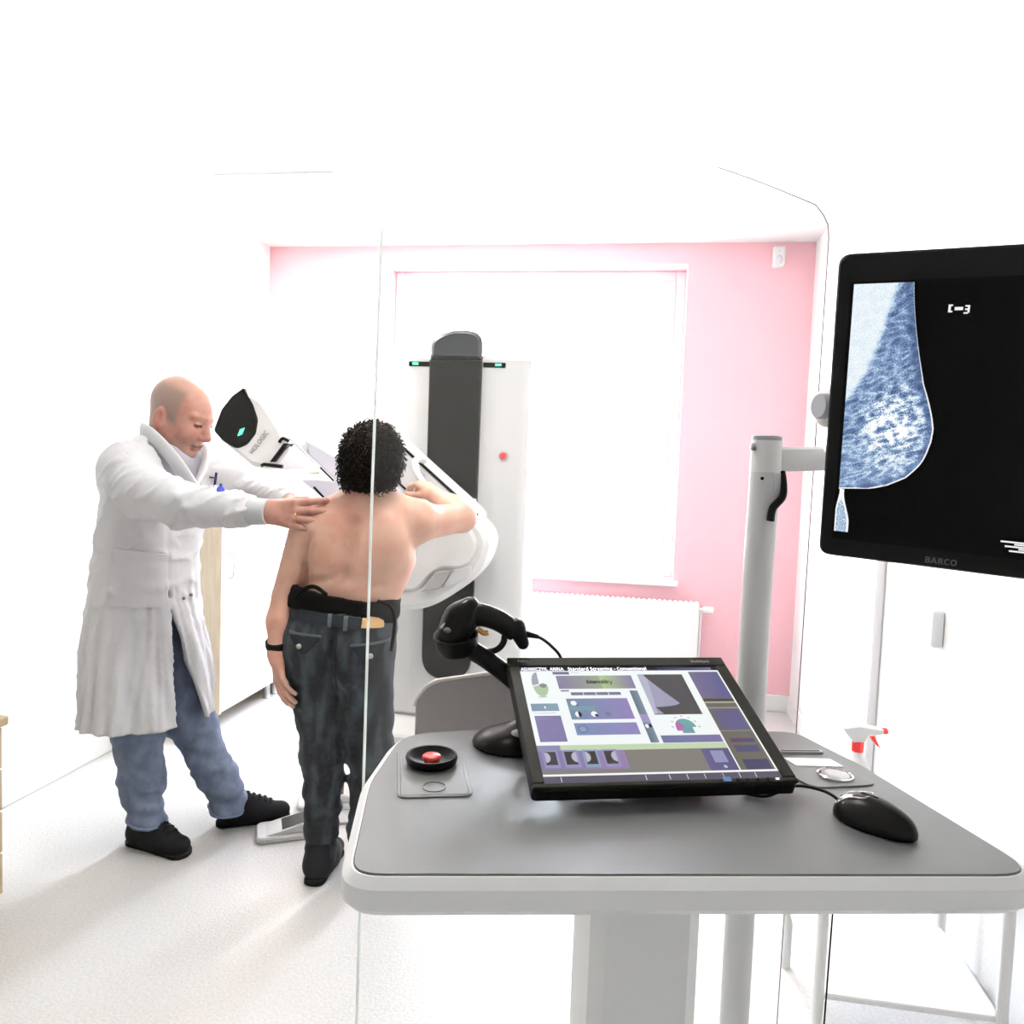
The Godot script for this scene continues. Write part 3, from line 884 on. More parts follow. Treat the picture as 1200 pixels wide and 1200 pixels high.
func build_workstation() -> void:
	var top := grain(mat("grey desk laminate", lin(0.122, 0.127, 0.127), 0.36), 0.3, 14.0, 0.5)
	var band := mat("white desk edge", lin(0.84, 0.85, 0.85), 0.35)
	var plate := mat("grey panel plastic", lin(0.132, 0.137, 0.137), 0.35)
	var lip := mat("pale groove line", lin(0.18, 0.187, 0.187), 0.35)
	var black := mat("black plastic", lin(0.006, 0.006, 0.006), 0.4)
	var blk2 := mat("satin black plastic", lin(0.009, 0.0088, 0.008), 0.3)
	var taupe := mat("taupe panel", lin(0.31, 0.285, 0.28), 0.55)
	var w := thing("workstation", "grey topped control workstation with white rounded edge", "workstation", WO, WT)
	var H := 0.95
	var flat := Transform3D(Basis(Vector3(1, 0, 0), -PI / 2), Vector3.ZERO)   # x,y -> x,-z ; extrusion -> y
	var outer := rounded([[-0.425, -0.255, 0.05], [-0.432, 0.0, 0.3], [-0.40, 0.20, 0.09], [-0.25, 0.232, 0.2], [0.0, 0.243, 0.3], [0.30, 0.238, 0.05], [0.345, 0.08, 0.12], [0.390, -0.255, 0.06]], 8)
	var poly := PackedVector2Array(outer)
	var inner := Geometry2D.offset_polygon(poly, -0.012)[0]
	put("edge_band", pr(outer, H - 0.045, H - 0.002, 0.010, flat), band, w)
	put("desktop", pr(Array(inner), H - 0.01, H, 0.0015, flat), top, w)
	# pedestal
	put("pedestal", span(Vector3(-0.10, 0.10, -0.16), Vector3(0.06, H - 0.046, 0.02), 0.02), band, w)
	put("base_plate", pr(rounded([[-0.38, -0.18, 0.08], [0.34, -0.18, 0.08], [0.34, 0.24, 0.08], [-0.38, 0.24, 0.08]]), 0.05, 0.098, 0.008, flat), band, w)
	for p in [[-0.32, -0.18], [0.28, -0.18], [-0.32, 0.13], [0.28, 0.13]]:
		put("castor", lt([Vector2(0, -0.016), Vector2(0.022, -0.016), Vector2(0.025, -0.012), Vector2(0.025, 0.012), Vector2(0.022, 0.016), Vector2(0, 0.016)], 16, Transform3D(Basis(Vector3(0, 0, 1), PI / 2), Vector3(p[0], 0.025, p[1]))), black, w)
	# left control panel with stop button in a cup
	var cp := put("left_control_panel", pr(rounded([[-0.392, 0.106, 0.004], [-0.378, -0.056, 0.014], [-0.276, -0.048, 0.014], [-0.290, 0.116, 0.004]], 5), H, H + 0.0022, 0.001, flat), plate, w)
	b_line(cp, [[-0.386, 0.104], [-0.373, -0.05], [-0.282, -0.043], [-0.296, 0.113]], H + 0.0022, lip)
	var cup := Transform3D(Basis.from_scale(Vector3(0.88, 0.8, 0.88)), Vector3(-0.337, H, -0.060))
	put("button_cup", lt([Vector2(0.0, 0.004), Vector2(0.037, 0.004), Vector2(0.042, 0.008), Vector2(0.044, 0.016), Vector2(0.0425, 0.021), Vector2(0.039, 0.021), Vector2(0.030, 0.010), Vector2(0.012, 0.006), Vector2(0, 0.006)], 36, cup), black, cp)
	put("stop_button", lt([Vector2(0, 0.005), Vector2(0.012, 0.005), Vector2(0.012, 0.012), Vector2(0.0155, 0.013), Vector2(0.0155, 0.018), Vector2(0.0135, 0.020), Vector2(0, 0.0205)], 24, cup), mat("red stop button", lin(0.70, 0.05, 0.04), 0.35), cp)
	put("round_key", lt([Vector2(0.0165, 0.0), Vector2(0.0165, 0.0033), Vector2(0.0155, 0.0033), Vector2(0.0155, 0.0025)], 28, Transform3D(Basis(), Vector3(-0.330, H, 0.022))), lip, cp)
	# right control panel with card slot, label and jog wheel
	var rp := put("right_control_panel", pr(rounded([[0.205, 0.155, 0.01], [0.294, 0.155, 0.02], [0.318, 0.0, 0.02], [0.214, -0.013, 0.02], [0.19, 0.05, 0.02]], 5), H, H + 0.0022, 0.001, flat), plate, w)
	put("card_slot", span(Vector3(0.215, H + 0.002, -0.126), Vector3(0.29, H + 0.006, -0.117), 0.001), mat("silver slot", lin(0.5, 0.5, 0.5), 0.3, 0.6), rp)
	put("slot_opening", span(Vector3(0.22, H + 0.0055, -0.1225), Vector3(0.285, H + 0.0065, -0.1195), 0.0), black, rp)
	put("white_label", pr(rounded([[0.215, 0.098, 0.003], [0.29, 0.096, 0.003], [0.297, 0.064, 0.003], [0.222, 0.066, 0.003]], 2), H + 0.002, H + 0.003, 0.0, flat), mat("white label paper", lin(0.75, 0.75, 0.75), 0.5), rp)
	var jog := Transform3D(Basis(), Vector3(0.266, H, -0.030))
	put("wheel_ring", lt([Vector2(0.026, 0.0), Vector2(0.026, 0.005), Vector2(0.0235, 0.0065), Vector2(0.021, 0.004), Vector2(0.021, 0.002)], 32, jog), mat("chrome ring", lin(0.6, 0.6, 0.6), 0.12, 1.0), rp)
	put("jog_wheel", lt([Vector2(0.021, 0.002), Vector2(0.0205, 0.005), Vector2(0.012, 0.0065), Vector2(0.0, 0.0055)], 28, jog), mat("brushed grey wheel", lin(0.32, 0.32, 0.32), 0.25, 0.7), rp)
	# rear privacy panel
	var rear := rounded([[-0.376, 0.80, 0.0], [-0.376, 0.965, 0.03], [-0.35, 1.0, 0.05], [-0.24, 1.018, 0.1], [0.12, 1.018, 0.03], [0.12, 0.80, 0.0]], 8)
	put("rear_panel", pr(rear, -0.326, -0.316, 0.003), taupe, w)
	put("rear_panel_edge", tb(rear.slice(1, rear.size() - 1).map(func(p): return Vector3(p.x, p.y, -0.321)), 0.0045, 8), mat("beige edge strip", lin(0.66, 0.60, 0.57), 0.4), w)
	put("panel_bracket", span(Vector3(-0.1, 0.82, -0.318), Vector3(0.1, 0.92, -0.20), 0.004), band, w)
	# ---- clear shield on its own foot
	var s := thing("radiation_shield", "tall clear protective glass screen with rounded corner behind the workstation", "glass screen", WO, WT)
	var lead := glass("clear shield glass", Color(0.97, 0.98, 0.97), 0.02)
	lead.metallic_specular = 0.12
	var arch := []
	for k in 25:
		var u := float(k) / 24.0
		arch.append(Vector2(lerpf(0.36, -0.43, u), 1.916 + 0.09 * sin(PI * clampf(u * 0.94 + 0.02, 0, 1))))
	var sp := [Vector2(-0.481, 0.12), Vector2(0.381, 0.12), Vector2(0.39, 1.86), Vector2(0.387, 1.885), Vector2(0.377, 1.903)]
	sp.append_array(arch)
	sp.append_array([Vector2(-0.452, 1.90), Vector2(-0.466, 1.87), Vector2(-0.47, 1.84)])
	put("glass_pane", pr(sp, -0.426, -0.418, 0.0), lead, s)
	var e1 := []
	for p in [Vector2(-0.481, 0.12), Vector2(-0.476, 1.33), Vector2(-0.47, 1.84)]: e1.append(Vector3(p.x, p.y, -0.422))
	put("painted_glow_edge", tb(e1, 0.0028, 6), mat("glass edge with painted glow", lin(0.92, 0.95, 0.94), 0.25), s)  # glow of the lit glass edge, put into pale colour and backlight
	mats["glass edge with painted glow"].backlight_enabled = true
	mats["glass edge with painted glow"].backlight = Color(0.95, 0.97, 0.96)
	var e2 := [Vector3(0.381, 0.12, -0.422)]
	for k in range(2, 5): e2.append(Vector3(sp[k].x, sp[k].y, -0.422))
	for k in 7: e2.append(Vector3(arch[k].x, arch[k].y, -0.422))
	put("painted_dark_edge", tb(e2, 0.0011, 6), mat("glass edge with painted darkness", lin(0.10, 0.06, 0.06), 0.3), s)  # dark line that refraction gives this edge, painted as a thin tube
	put("foot_rail", span(Vector3(-0.46, 0.0, -0.462), Vector3(0.37, 0.12, -0.382), 0.01), band, s)
	# ---- monitor arm
	var a := thing("display_stand", "tall grey pole with a white swivelling beam carrying the large display", "stand", WO, WT)
	var pole_m := mat("light grey pole paint", lin(0.66, 0.66, 0.66), 0.4)
	var cream := mat("white arm plastic", lin(0.80, 0.80, 0.79), 0.4)
	var capg := mat("grey blue cap", lin(0.38, 0.39, 0.43), 0.4)
	var px := 0.231
	var pz := -0.275
	put("pole", tb(curve([Vector3(px, 0.0, pz), Vector3(px, 0.7, pz), Vector3(px - 0.003, 1.15, pz), Vector3(px, 1.41, pz)], 6), 0.0262, 24), pole_m, a)
	put("foot", lt([Vector2(0, 0), Vector2(0.075, 0), Vector2(0.075, 0.012), Vector2(0.06, 0.018), Vector2(0.026, 0.02)], 28, Transform3D(Basis(), Vector3(px, 0, pz))), pole_m, a)
	var col := put("collar", lt([Vector2(0, 1.402), Vector2(0.0268, 1.402), Vector2(0.0268, 1.458), Vector2(0, 1.458)], 28, Transform3D(Basis(), Vector3(px, 0, pz))), cream, a)
	put("collar_cap", lt([Vector2(0, 1.458), Vector2(0.0262, 1.458), Vector2(0.0255, 1.465), Vector2(0.022, 1.467), Vector2(0, 1.467)], 28, Transform3D(Basis(), Vector3(px, 0, pz))), capg, col)
	put("side_button", lt([Vector2(0, 0), Vector2(0.007, 0), Vector2(0.007, 0.006), Vector2(0.005, 0.008), Vector2(0, 0.008)], 14, Transform3D(Basis(Vector3(0, 0, 1), PI / 2), Vector3(px - 0.024, 1.446, pz + 0.008))), capg, col)
	put("screw", lt([Vector2(0, 0), Vector2(0.003, 0), Vector2(0.003, 0.002), Vector2(0, 0.002)], 10, Transform3D(Basis(Vector3(1, 0, 0), PI / 2), Vector3(px - 0.014, 1.391, pz + 0.022))), black, a)
	put("arm_beam", pr(rounded([[0.0, 1.404, 0.006], [0.0, 1.447, 0.006], [0.36, 1.466, 0.02], [0.36, 1.423, 0.02]], 4), -0.014, 0.014, 0.005, Transform3D(Basis(Vector3(0, 1, 0), deg_to_rad(-8)), Vector3(px + 0.02, 0, pz))), cream, a)
	put("lever_slot", span(Vector3(px + 0.006, 1.345, pz + 0.0235), Vector3(px + 0.02, 1.402, pz + 0.0275), 0.001), mat("white arm insert", lin(0.75, 0.75, 0.75), 0.3), a)
	put("lever", tb(curve([Vector3(px + 0.002, 1.318, pz + 0.030), Vector3(px + 0.004, 1.340, pz + 0.033), Vector3(px + 0.019, 1.360, pz + 0.034), Vector3(px + 0.022, 1.382, pz + 0.031), Vector3(px + 0.021, 1.405, pz + 0.026)], 6), [0.0072, 0.0072, 0.007, 0.007, 0.007, 0.007, 0.007, 0.007, 0.007, 0.007, 0.007, 0.007, 0.0068, 0.0066, 0.0064, 0.0062, 0.006, 0.0058, 0.0056, 0.0052, 0.005, 0.0048, 0.0045, 0.0042, 0.004], 10), black, a)
	put("swivel_head", lt([Vector2(0, 0.0), Vector2(0.030, 0.0), Vector2(0.034, 0.004), Vector2(0.034, 0.05), Vector2(0, 0.05)], 28, Transform3D(Basis(Vector3(0, 0, 1), -PI / 2).rotated(Vector3(0, 1, 0), 0.2), Vector3(0.277, 1.512, -0.16))), cream, a)
	put("swivel_knob", lt([Vector2(0, -0.012), Vector2(0.019, -0.012), Vector2(0.021, -0.009), Vector2(0.021, 0.0), Vector2(0, 0.0)], 24, Transform3D(Basis(Vector3(0, 0, 1), -PI / 2).rotated(Vector3(0, 1, 0), 0.2), Vector3(0.277, 1.512, -0.16))), capg, a)
	put("swivel_post", tb([Vector3(0.315, 1.44, -0.19), Vector3(0.312, 1.512, -0.167)], 0.018, 14), cream, a)

func b_line(parent: Node, pts: Array, y: float, m: Material) -> void:
	var l := []
	for p in pts: l.append(Vector3(p[0], y, -p[1]))
	put("groove_line", tb(l, 0.0008, 4), m, parent)

func in_desk(p: Vector3) -> Vector3:
	return WO + Basis(Vector3(0, 1, 0), WT) * p

func screen_mat(called: String, im: Image, energy: float) -> StandardMaterial3D:
	var m := mat(called, Color(0.01, 0.01, 0.01), 0.25)
	m.emission_enabled = true
	m.emission = Color.BLACK
	m.emission_texture = ImageTexture.create_from_image(im)
	m.emission_energy_multiplier = energy
	return m

func rect(im: Image, r: Array, c: Color) -> void:
	var w := im.get_width()
	var h := im.get_height()
	var x0 := int(r[0] * w)
	var y0 := int(r[1] * h)
	im.fill_rect(Rect2i(x0, y0, maxi(int(r[2] * w) - x0, 1), maxi(int(r[3] * h) - y0, 1)), c)

func shade(im: Image, r: Array, a: Color, b: Color) -> void:
	# printed colour blend from left to right
	for k in 24:
		rect(im, [lerpf(r[0], r[2], k / 24.0), r[1], lerpf(r[0], r[2], (k + 1) / 24.0), r[3]], a.lerp(b, k / 23.0))

func blob(im: Image, cx: float, cy: float, rx: float, ry: float, c: Color, a0 := 0.0, a1 := TAU) -> void:
	var w := im.get_width()
	var h := im.get_height()
	for y in range(int((cy - ry) * h), int((cy + ry) * h) + 1):
		for x in range(int((cx - rx) * w), int((cx + rx) * w) + 1):
			var u := (float(x) / w - cx) / rx
			var t := (float(y) / h - cy) / ry
			if u * u + t * t > 1.0: continue
			var an := fposmod(atan2(-t, u), TAU)
			if an < a0 or an > a1: continue
			if x >= 0 and y >= 0 and x < w and y < h: im.set_pixel(x, y, c)

func control_picture() -> Image:
	var im := Image.create(960, 740, false, Image.FORMAT_RGB8)
	var V := 1.0 / 1.03
	var s := func(r: Array) -> Array: return [r[0], r[1] * V, r[2], r[3] * V]
	im.fill(Color8(236, 242, 255))
	rect(im, s.call([0, 0, 1, 0.044]), Color8(20, 20, 34))
	shade(im, s.call([0.69, 0.012, 0.97, 0.043]), Color8(40, 40, 80), Color8(92, 90, 150))
	# gauge
	blob(im, 0.078, 0.175 * V, 0.034, 0.115, Color8(150, 152, 172), PI * 0.5, PI * 1.05)
	blob(im, 0.082, 0.185 * V, 0.036, 0.115, Color8(168, 196, 150), PI * 1.05, PI * 1.95)
	blob(im, 0.095, 0.17 * V, 0.02, 0.045, Color8(120, 130, 130), PI * 1.1, PI * 1.9)
	rect(im, s.call([0.06, 0.305, 0.1, 0.311]), Color8(140, 145, 165))
	shade(im, s.call([0.016, 0.371, 0.141, 0.441]), Color8(118, 140, 176), Color8(118, 160, 178))
	blob(im, 0.078, 0.405 * V, 0.004, 0.012, Color.WHITE)
	rect(im, s.call([0.02, 0.457, 0.12, 0.463]), Color8(180, 184, 205))
	rect(im, s.call([0.021, 0.484, 0.14, 0.709]), Color8(122, 112, 168))
	shade(im, s.call([0.024, 0.49, 0.137, 0.52]), Color8(132, 122, 178), Color8(116, 108, 162))
	# tabs and bars
	rect(im, s.call([0.158, 0.053, 0.238, 0.083]), Color8(110, 104, 140))
	rect(im, s.call([0.245, 0.062, 0.29, 0.068]), Color8(190, 195, 215))
	shade(im, s.call([0.168, 0.096, 0.38, 0.231]), Color8(128, 116, 160), Color8(150, 165, 130))
	shade(im, s.call([0.38, 0.096, 0.541, 0.231]), Color8(170, 200, 120), Color8(128, 116, 164))
	for k in 9: rect(im, s.call([0.31 + k * 0.0115, 0.150 + 0.006 * (k % 2), 0.318 + k * 0.0115, 0.176]), Color8(86, 96, 92))
	rect(im, s.call([0.172, 0.241, 0.212, 0.257]), Color8(120, 114, 160))
	for k in 4: rect(im, s.call([0.217 + k * 0.0605, 0.265, 0.274 + k * 0.0605, 0.294]), Color8(112, 106, 140))
	shade(im, s.call([0.186, 0.327, 0.476, 0.521]), Color8(104, 136, 166), Color8(140, 120, 190))
	shade(im, s.call([0.19, 0.395, 0.31, 0.44]), Color8(110, 150, 170), Color8(112, 150, 170))
	blob(im, 0.215, 0.368 * V, 0.014, 0.022, Color.WHITE)
	rect(im, s.call([0.226, 0.385, 0.236, 0.396]), Color8(60, 60, 80))
	blob(im, 0.222, 0.472 * V, 0.015, 0.026, Color.WHITE, PI * 0.5, PI * 1.5)
	blob(im, 0.222, 0.472 * V, 0.015, 0.026, Color8(34, 34, 50), 0.0, PI * 0.5)
	blob(im, 0.222, 0.472 * V, 0.015, 0.026, Color8(34, 34, 50), PI * 1.5, TAU)
	blob(im, 0.295, 0.472 * V, 0.015, 0.025, Color.WHITE)
	rect(im, s.call([0.297, 0.474, 0.312, 0.496]), Color8(40, 40, 58))
	blob(im, 0.36, 0.472 * V, 0.013, 0.022, Color8(120, 110, 150))
	shade(im, s.call([0.189, 0.553, 0.473, 0.657]), Color8(112, 136, 182), Color8(136, 122, 192))
	blob(im, 0.222, 0.604 * V, 0.022, 0.032, Color8(90, 106, 156))
	blob(im, 0.222, 0.604 * V, 0.016, 0.024, Color8(130, 150, 190))
	shade(im, s.call([0.503, 0.251, 0.541, 0.73]), Color8(92, 112, 130), Color8(120, 140, 160))
	rect(im, s.call([0.503, 0.48, 0.541, 0.56]), Color8(150, 138, 196))
	blob(im, 0.515, 0.586 * V, 0.008, 0.018, Color.WHITE)
	rect(im, s.call([0.525, 0.572, 0.538, 0.6]), Color8(30, 30, 40))
	# preview image
	rect(im, s.call([0.574, 0.087, 0.802, 0.487]), Color8(74, 70, 74))
	var iw := im.get_width()
	var ih := im.get_height()
	for y in range(int(0.09 * V * ih), int(0.48 * V * ih)):
		var t := (float(y) / ih / V - 0.087) / 0.40
		var edge := 0.0
		if t < 0.72: edge = 0.03 + 0.115 * pow(t / 0.72, 1.15)
		elif t < 0.82: edge = 0.145 * sqrt(maxf(1.0 - pow((t - 0.72) / 0.1, 2.0), 0.0))
		else: edge = 0.02 + 0.03 * (t - 0.82) / 0.18
		for x in range(int(0.574 * iw), int((0.574 + edge) * iw)):
			im.set_pixel(x, y, Color8(150, 148, 182) if (float(x) / iw - 0.574) > 0.045 - 0.03 * t else Color8(172, 172, 200))
	# dial
	blob(im, 0.693, 0.60 * V, 0.047, 0.072, Color8(88, 170, 162), 0.0, PI * 0.72)
	blob(im, 0.693, 0.60 * V, 0.047, 0.072, Color8(178, 92, 170), PI * 0.72, PI * 1.0)
	rect(im, s.call([0.668, 0.60, 0.722, 0.655]), Color8(104, 150, 168))
	rect(im, s.call([0.646, 0.60, 0.672, 0.632]), Color8(178, 92, 170))
	for k in 7:
		var an := PI * k / 6.0
		rect(im, s.call([0.69 + 0.062 * cos(an), 0.595 - 0.095 * sin(an), 0.699 + 0.062 * cos(an), 0.603 - 0.095 * sin(an)]), Color8(150, 160, 180))
	shade(im, s.call([0.558, 0.672, 0.831, 0.734]), Color8(104, 112, 160), Color8(122, 106, 168))
	# lower band
	rect(im, s.call([0.0, 0.738, 0.835, 0.785]), Color8(188, 212, 166))
	rect(im, s.call([0.0, 0.738, 0.1, 0.79]), Color8(128, 132, 168))
	rect(im, s.call([0.0, 0.785, 0.835, 0.965]), Color8(126, 120, 112))
	shade(im, s.call([0.0, 0.785, 0.37, 0.93]), Color8(120, 112, 166), Color8(146, 116, 172))
	for k in 4:
		var x0 := 0.022 + k * 0.085
		rect(im, s.call([x0 - 0.004, 0.778, x0 + 0.062, 0.915]), Color8(142, 134, 190) if k != 2 else Color8(130, 150, 190))
		rect(im, s.call([x0 + 0.004, 0.79, x0 + 0.052, 0.892]), Color8(58, 50, 50))
		if k % 2 == 0: blob(im, x0 + 0.004, 0.832 * V, 0.022, 0.04, Color8(176, 176, 200), 0.0, PI * 0.5)
		if k % 2 == 0: blob(im, x0 + 0.004, 0.832 * V, 0.022, 0.04, Color8(176, 176, 200), PI * 1.5, TAU)
		if k % 2 == 1: blob(im, x0 + 0.052, 0.832 * V, 0.022, 0.04, Color8(176, 176, 200), PI * 0.5, PI * 1.5)
	shade(im, s.call([0.71, 0.79, 0.833, 0.962]), Color8(96, 86, 140), Color8(86, 78, 130))
	rect(im, s.call([0.745, 0.805, 0.805, 0.9]), Color8(140, 140, 186))
	blob(im, 0.78, 0.932 * V, 0.008, 0.012, Color8(180, 180, 210))
	# right column
	rect(im, s.call([0.84, 0.06, 0.992, 0.965]), Color8(104, 100, 88))
	shade(im, s.call([0.84, 0.066, 0.99, 0.332]), Color8(112, 98, 140), Color8(86, 86, 148))
	rect(im, s.call([0.84, 0.345, 0.992, 0.36]), Color8(58, 56, 52))
	rect(im, s.call([0.84, 0.372, 0.992, 0.382]), Color8(190, 188, 170))
	rect(im, s.call([0.84, 0.425, 0.992, 0.434]), Color8(168, 160, 150))
	shade(im, s.call([0.855, 0.447, 0.985, 0.626]), Color8(100, 88, 130), Color8(84, 84, 140))
	rect(im, s.call([0.84, 0.638, 0.992, 0.643]), Color8(160, 150, 150))
	shade(im, s.call([0.866, 0.706, 0.975, 0.74]), Color8(100, 60, 92), Color8(70, 66, 110))
	rect(im, s.call([0.866, 0.765, 0.975, 0.82]), Color8(78, 74, 116))
	rect(im, s.call([0.868, 0.88, 0.981, 0.958]), Color8(70, 62, 104))
	# white rules
	rect(im, s.call([0.0, 0.044, 1, 0.052]), Color8(240, 244, 255))
	rect(im, s.call([0.992, 0.044, 1, 0.98]), Color8(244, 246, 255))
	rect(im, s.call([0.834, 0.044, 0.84, 0.97]), Color8(240, 242, 252))
	rect(im, s.call([0.0, 0.962, 1, 0.978]), Color8(244, 246, 255))
	rect(im, s.call([0.0, 0.978, 1, 1.03]), Color8(84, 76, 98))
	for x in [0.07, 0.42, 0.52, 0.595, 0.67, 0.75, 0.82, 0.89]: rect(im, s.call([x, 0.984, x + 0.003, 1.02]), Color8(225, 220, 215))
	im.adjust_bcs(1.10, 0.92, 0.80)  # whole picture paled and greyed to stand in for glare on the screen
	return im

func film_picture(w: int, h: int, x0: float, y0: float, sx: float, sy: float) -> Image:
	# x0,y0: where the picture starts, in metres from the display's upper left corner; sx,sy its size
	var im := Image.create(w, h, false, Image.FORMAT_RGB8)
	im.fill(Color8(4, 4, 4))
	var cy := [-0.0357, -0.0375, -0.0770, -0.1195, -0.1626, -0.1898, -0.2174, -0.2297, -0.2423, -0.2670, -0.2882, -0.3009, -0.3071, -0.3110]
	var cx := [0.0888, 0.0890, 0.0936, 0.1013, 0.1111, 0.1204, 0.1270, 0.1272, 0.1254, 0.1178, 0.1015, 0.0798, 0.0590, 0.0205]
	var py := [-0.0357, -0.0378, -0.0659, -0.0978, -0.1417, -0.176, -0.1878]
	var px := [0.0700, 0.0698, 0.0654, 0.0580, 0.0463, 0.0279, 0.0181]
	var fa := FastNoiseLite.new()
	fa.seed = 5; fa.frequency = 55.0; fa.fractal_type = FastNoiseLite.FRACTAL_RIDGED; fa.fractal_octaves = 4
	var fb := FastNoiseLite.new()
	fb.seed = 9; fb.frequency = 60.0; fb.fractal_octaves = 3
	var fc := FastNoiseLite.new()
	fc.seed = 21; fc.frequency = 420.0; fc.fractal_octaves = 2
	var navy := Color8(48, 62, 100)
	var blue := Color8(136, 163, 204)
	var pale := Color8(214, 234, 246)
	for j in h:
		var y := y0 - sy * (j + 0.5) / h
		if y > -0.0357 or y < -0.3735: continue
		var xr := 0.0
		var slope := 0.0
		var inside := true
		if y > -0.3110:
			for k in cy.size() - 1:
				if y <= cy[k] and y >= cy[k + 1]:
					var t: float = (cy[k] - y) / (cy[k] - cy[k + 1])
					xr = cubic_interpolate(cx[k], cx[k + 1], cx[maxi(k - 1, 0)], cx[mini(k + 2, cx.size() - 1)], t)
					slope = (cx[k + 1] - cx[k]) / (cy[k] - cy[k + 1])
					break
		else:
			inside = false
			xr = 0.0262 + 0.0090 * smoothstep(-0.3145, -0.362, y)
		var xp := 0.0
		for k in py.size() - 1:
			if y <= py[k] and y >= py[k + 1]:
				xp = lerpf(px[k], px[k + 1], (py[k] - y) / (py[k] - py[k + 1]))
		var xl := 0.0190 if inside else 0.0205 - 0.004 * smoothstep(-0.311, -0.345, y)
		var i0 := int((xl - x0) / sx * w)
		var i1 := int((xr - x0) / sx * w)
		for i in range(maxi(i0, 0), mini(i1, w)):
			var x := x0 + sx * (i + 0.5) / w
			var e := (xr - x) / sqrt(1.0 + slope * slope)
			# fibres lean towards the nipple
			var u := (x - 0.125) * 0.8 + (y + 0.243) * 0.5
			var q := (y + 0.243) * 0.9 - (x - 0.125) * 0.45
			var f := fa.get_noise_2d(u * 0.6, q * 1.5) * 0.5 + 0.5
			var m := fb.get_noise_2d(x, y) * 0.5 + 0.5
			var s := fc.get_noise_2d(x, y) * 0.5 + 0.5
			var val := 0.16 + 0.55 * pow(f, 1.8) + 0.55 * (s - 0.5) + 0.30 * (m - 0.5)
			var gx := (x - 0.080) / 0.030
			var gy := (y + 0.222) / 0.042
			var g := exp(-(gx * gx + gy * gy)) * 1.5
			val += g * smoothstep(0.42, 0.80, m * 0.55 + f * 0.3 + s * 0.22) * 0.9
			val += 0.10 * smoothstep(-0.17, -0.3, y)
			if xp > 0.0:
				var pe := smoothstep(-0.006, 0.006, xp - x + 0.004 * (m - 0.5))
				val = lerpf(val, 0.88 + 0.34 * (s - 0.45) + 0.12 * (m - 0.5), pe)
			if not inside: val = 0.62 + 1.3 * (s - 0.5) + smoothstep(-0.335, -0.318, y) * 0.5 + (0.5 if xr - x < 0.003 or x - xl < 0.002 else 0.0)
			var ew := 0.0008 + 0.0012 * smoothstep(-0.09, -0.22, y)
			if inside and e < ew: val = maxf(val, 0.75 + 0.25 * smoothstep(-0.08, -0.16, y))
			elif inside and e < 0.012: val *= lerpf(0.62, 1.0, smoothstep(0.006, 0.012, e))
			val = clampf(val, 0.0, 1.0)
			var c := navy.lerp(blue, val / 0.5) if val < 0.5 else (blue.lerp(pale, (val - 0.5) / 0.3) if val < 0.8 else pale.lerp(Color.WHITE, (val - 0.8) / 0.2))
			im.set_pixel(i, j, c)
	# small marks: a bracketed tag and lines of text too small to read
	var mk := func(x: float, y: float, ww: float, hh: float) -> void:
		im.fill_rect(Rect2i(int((x - x0) / sx * w), int((y0 - y) / sy * h), maxi(int(ww / sx * w), 1), maxi(int(hh / sy * h), 1)), Color8(240, 242, 245))
	mk.call(0.129, -0.0645, 0.003, 0.0095); mk.call(0.129, -0.0645, 0.005, 0.002); mk.call(0.129, -0.072, 0.005, 0.002)
	mk.call(0.136, -0.0675, 0.0095, 0.004)
	mk.call(0.147, -0.0655, 0.005, 0.002); mk.call(0.1498, -0.0655, 0.0026, 0.0095); mk.call(0.147, -0.0695, 0.005, 0.0022); mk.call(0.146, -0.074, 0.005, 0.002)
	for k in 5:
		mk.call(0.2177 + 0.005 * ((k * 3) % 5), -0.3615 - 0.0030 * k, 0.07 - 0.01 * (k % 3), 0.0024)
	return im

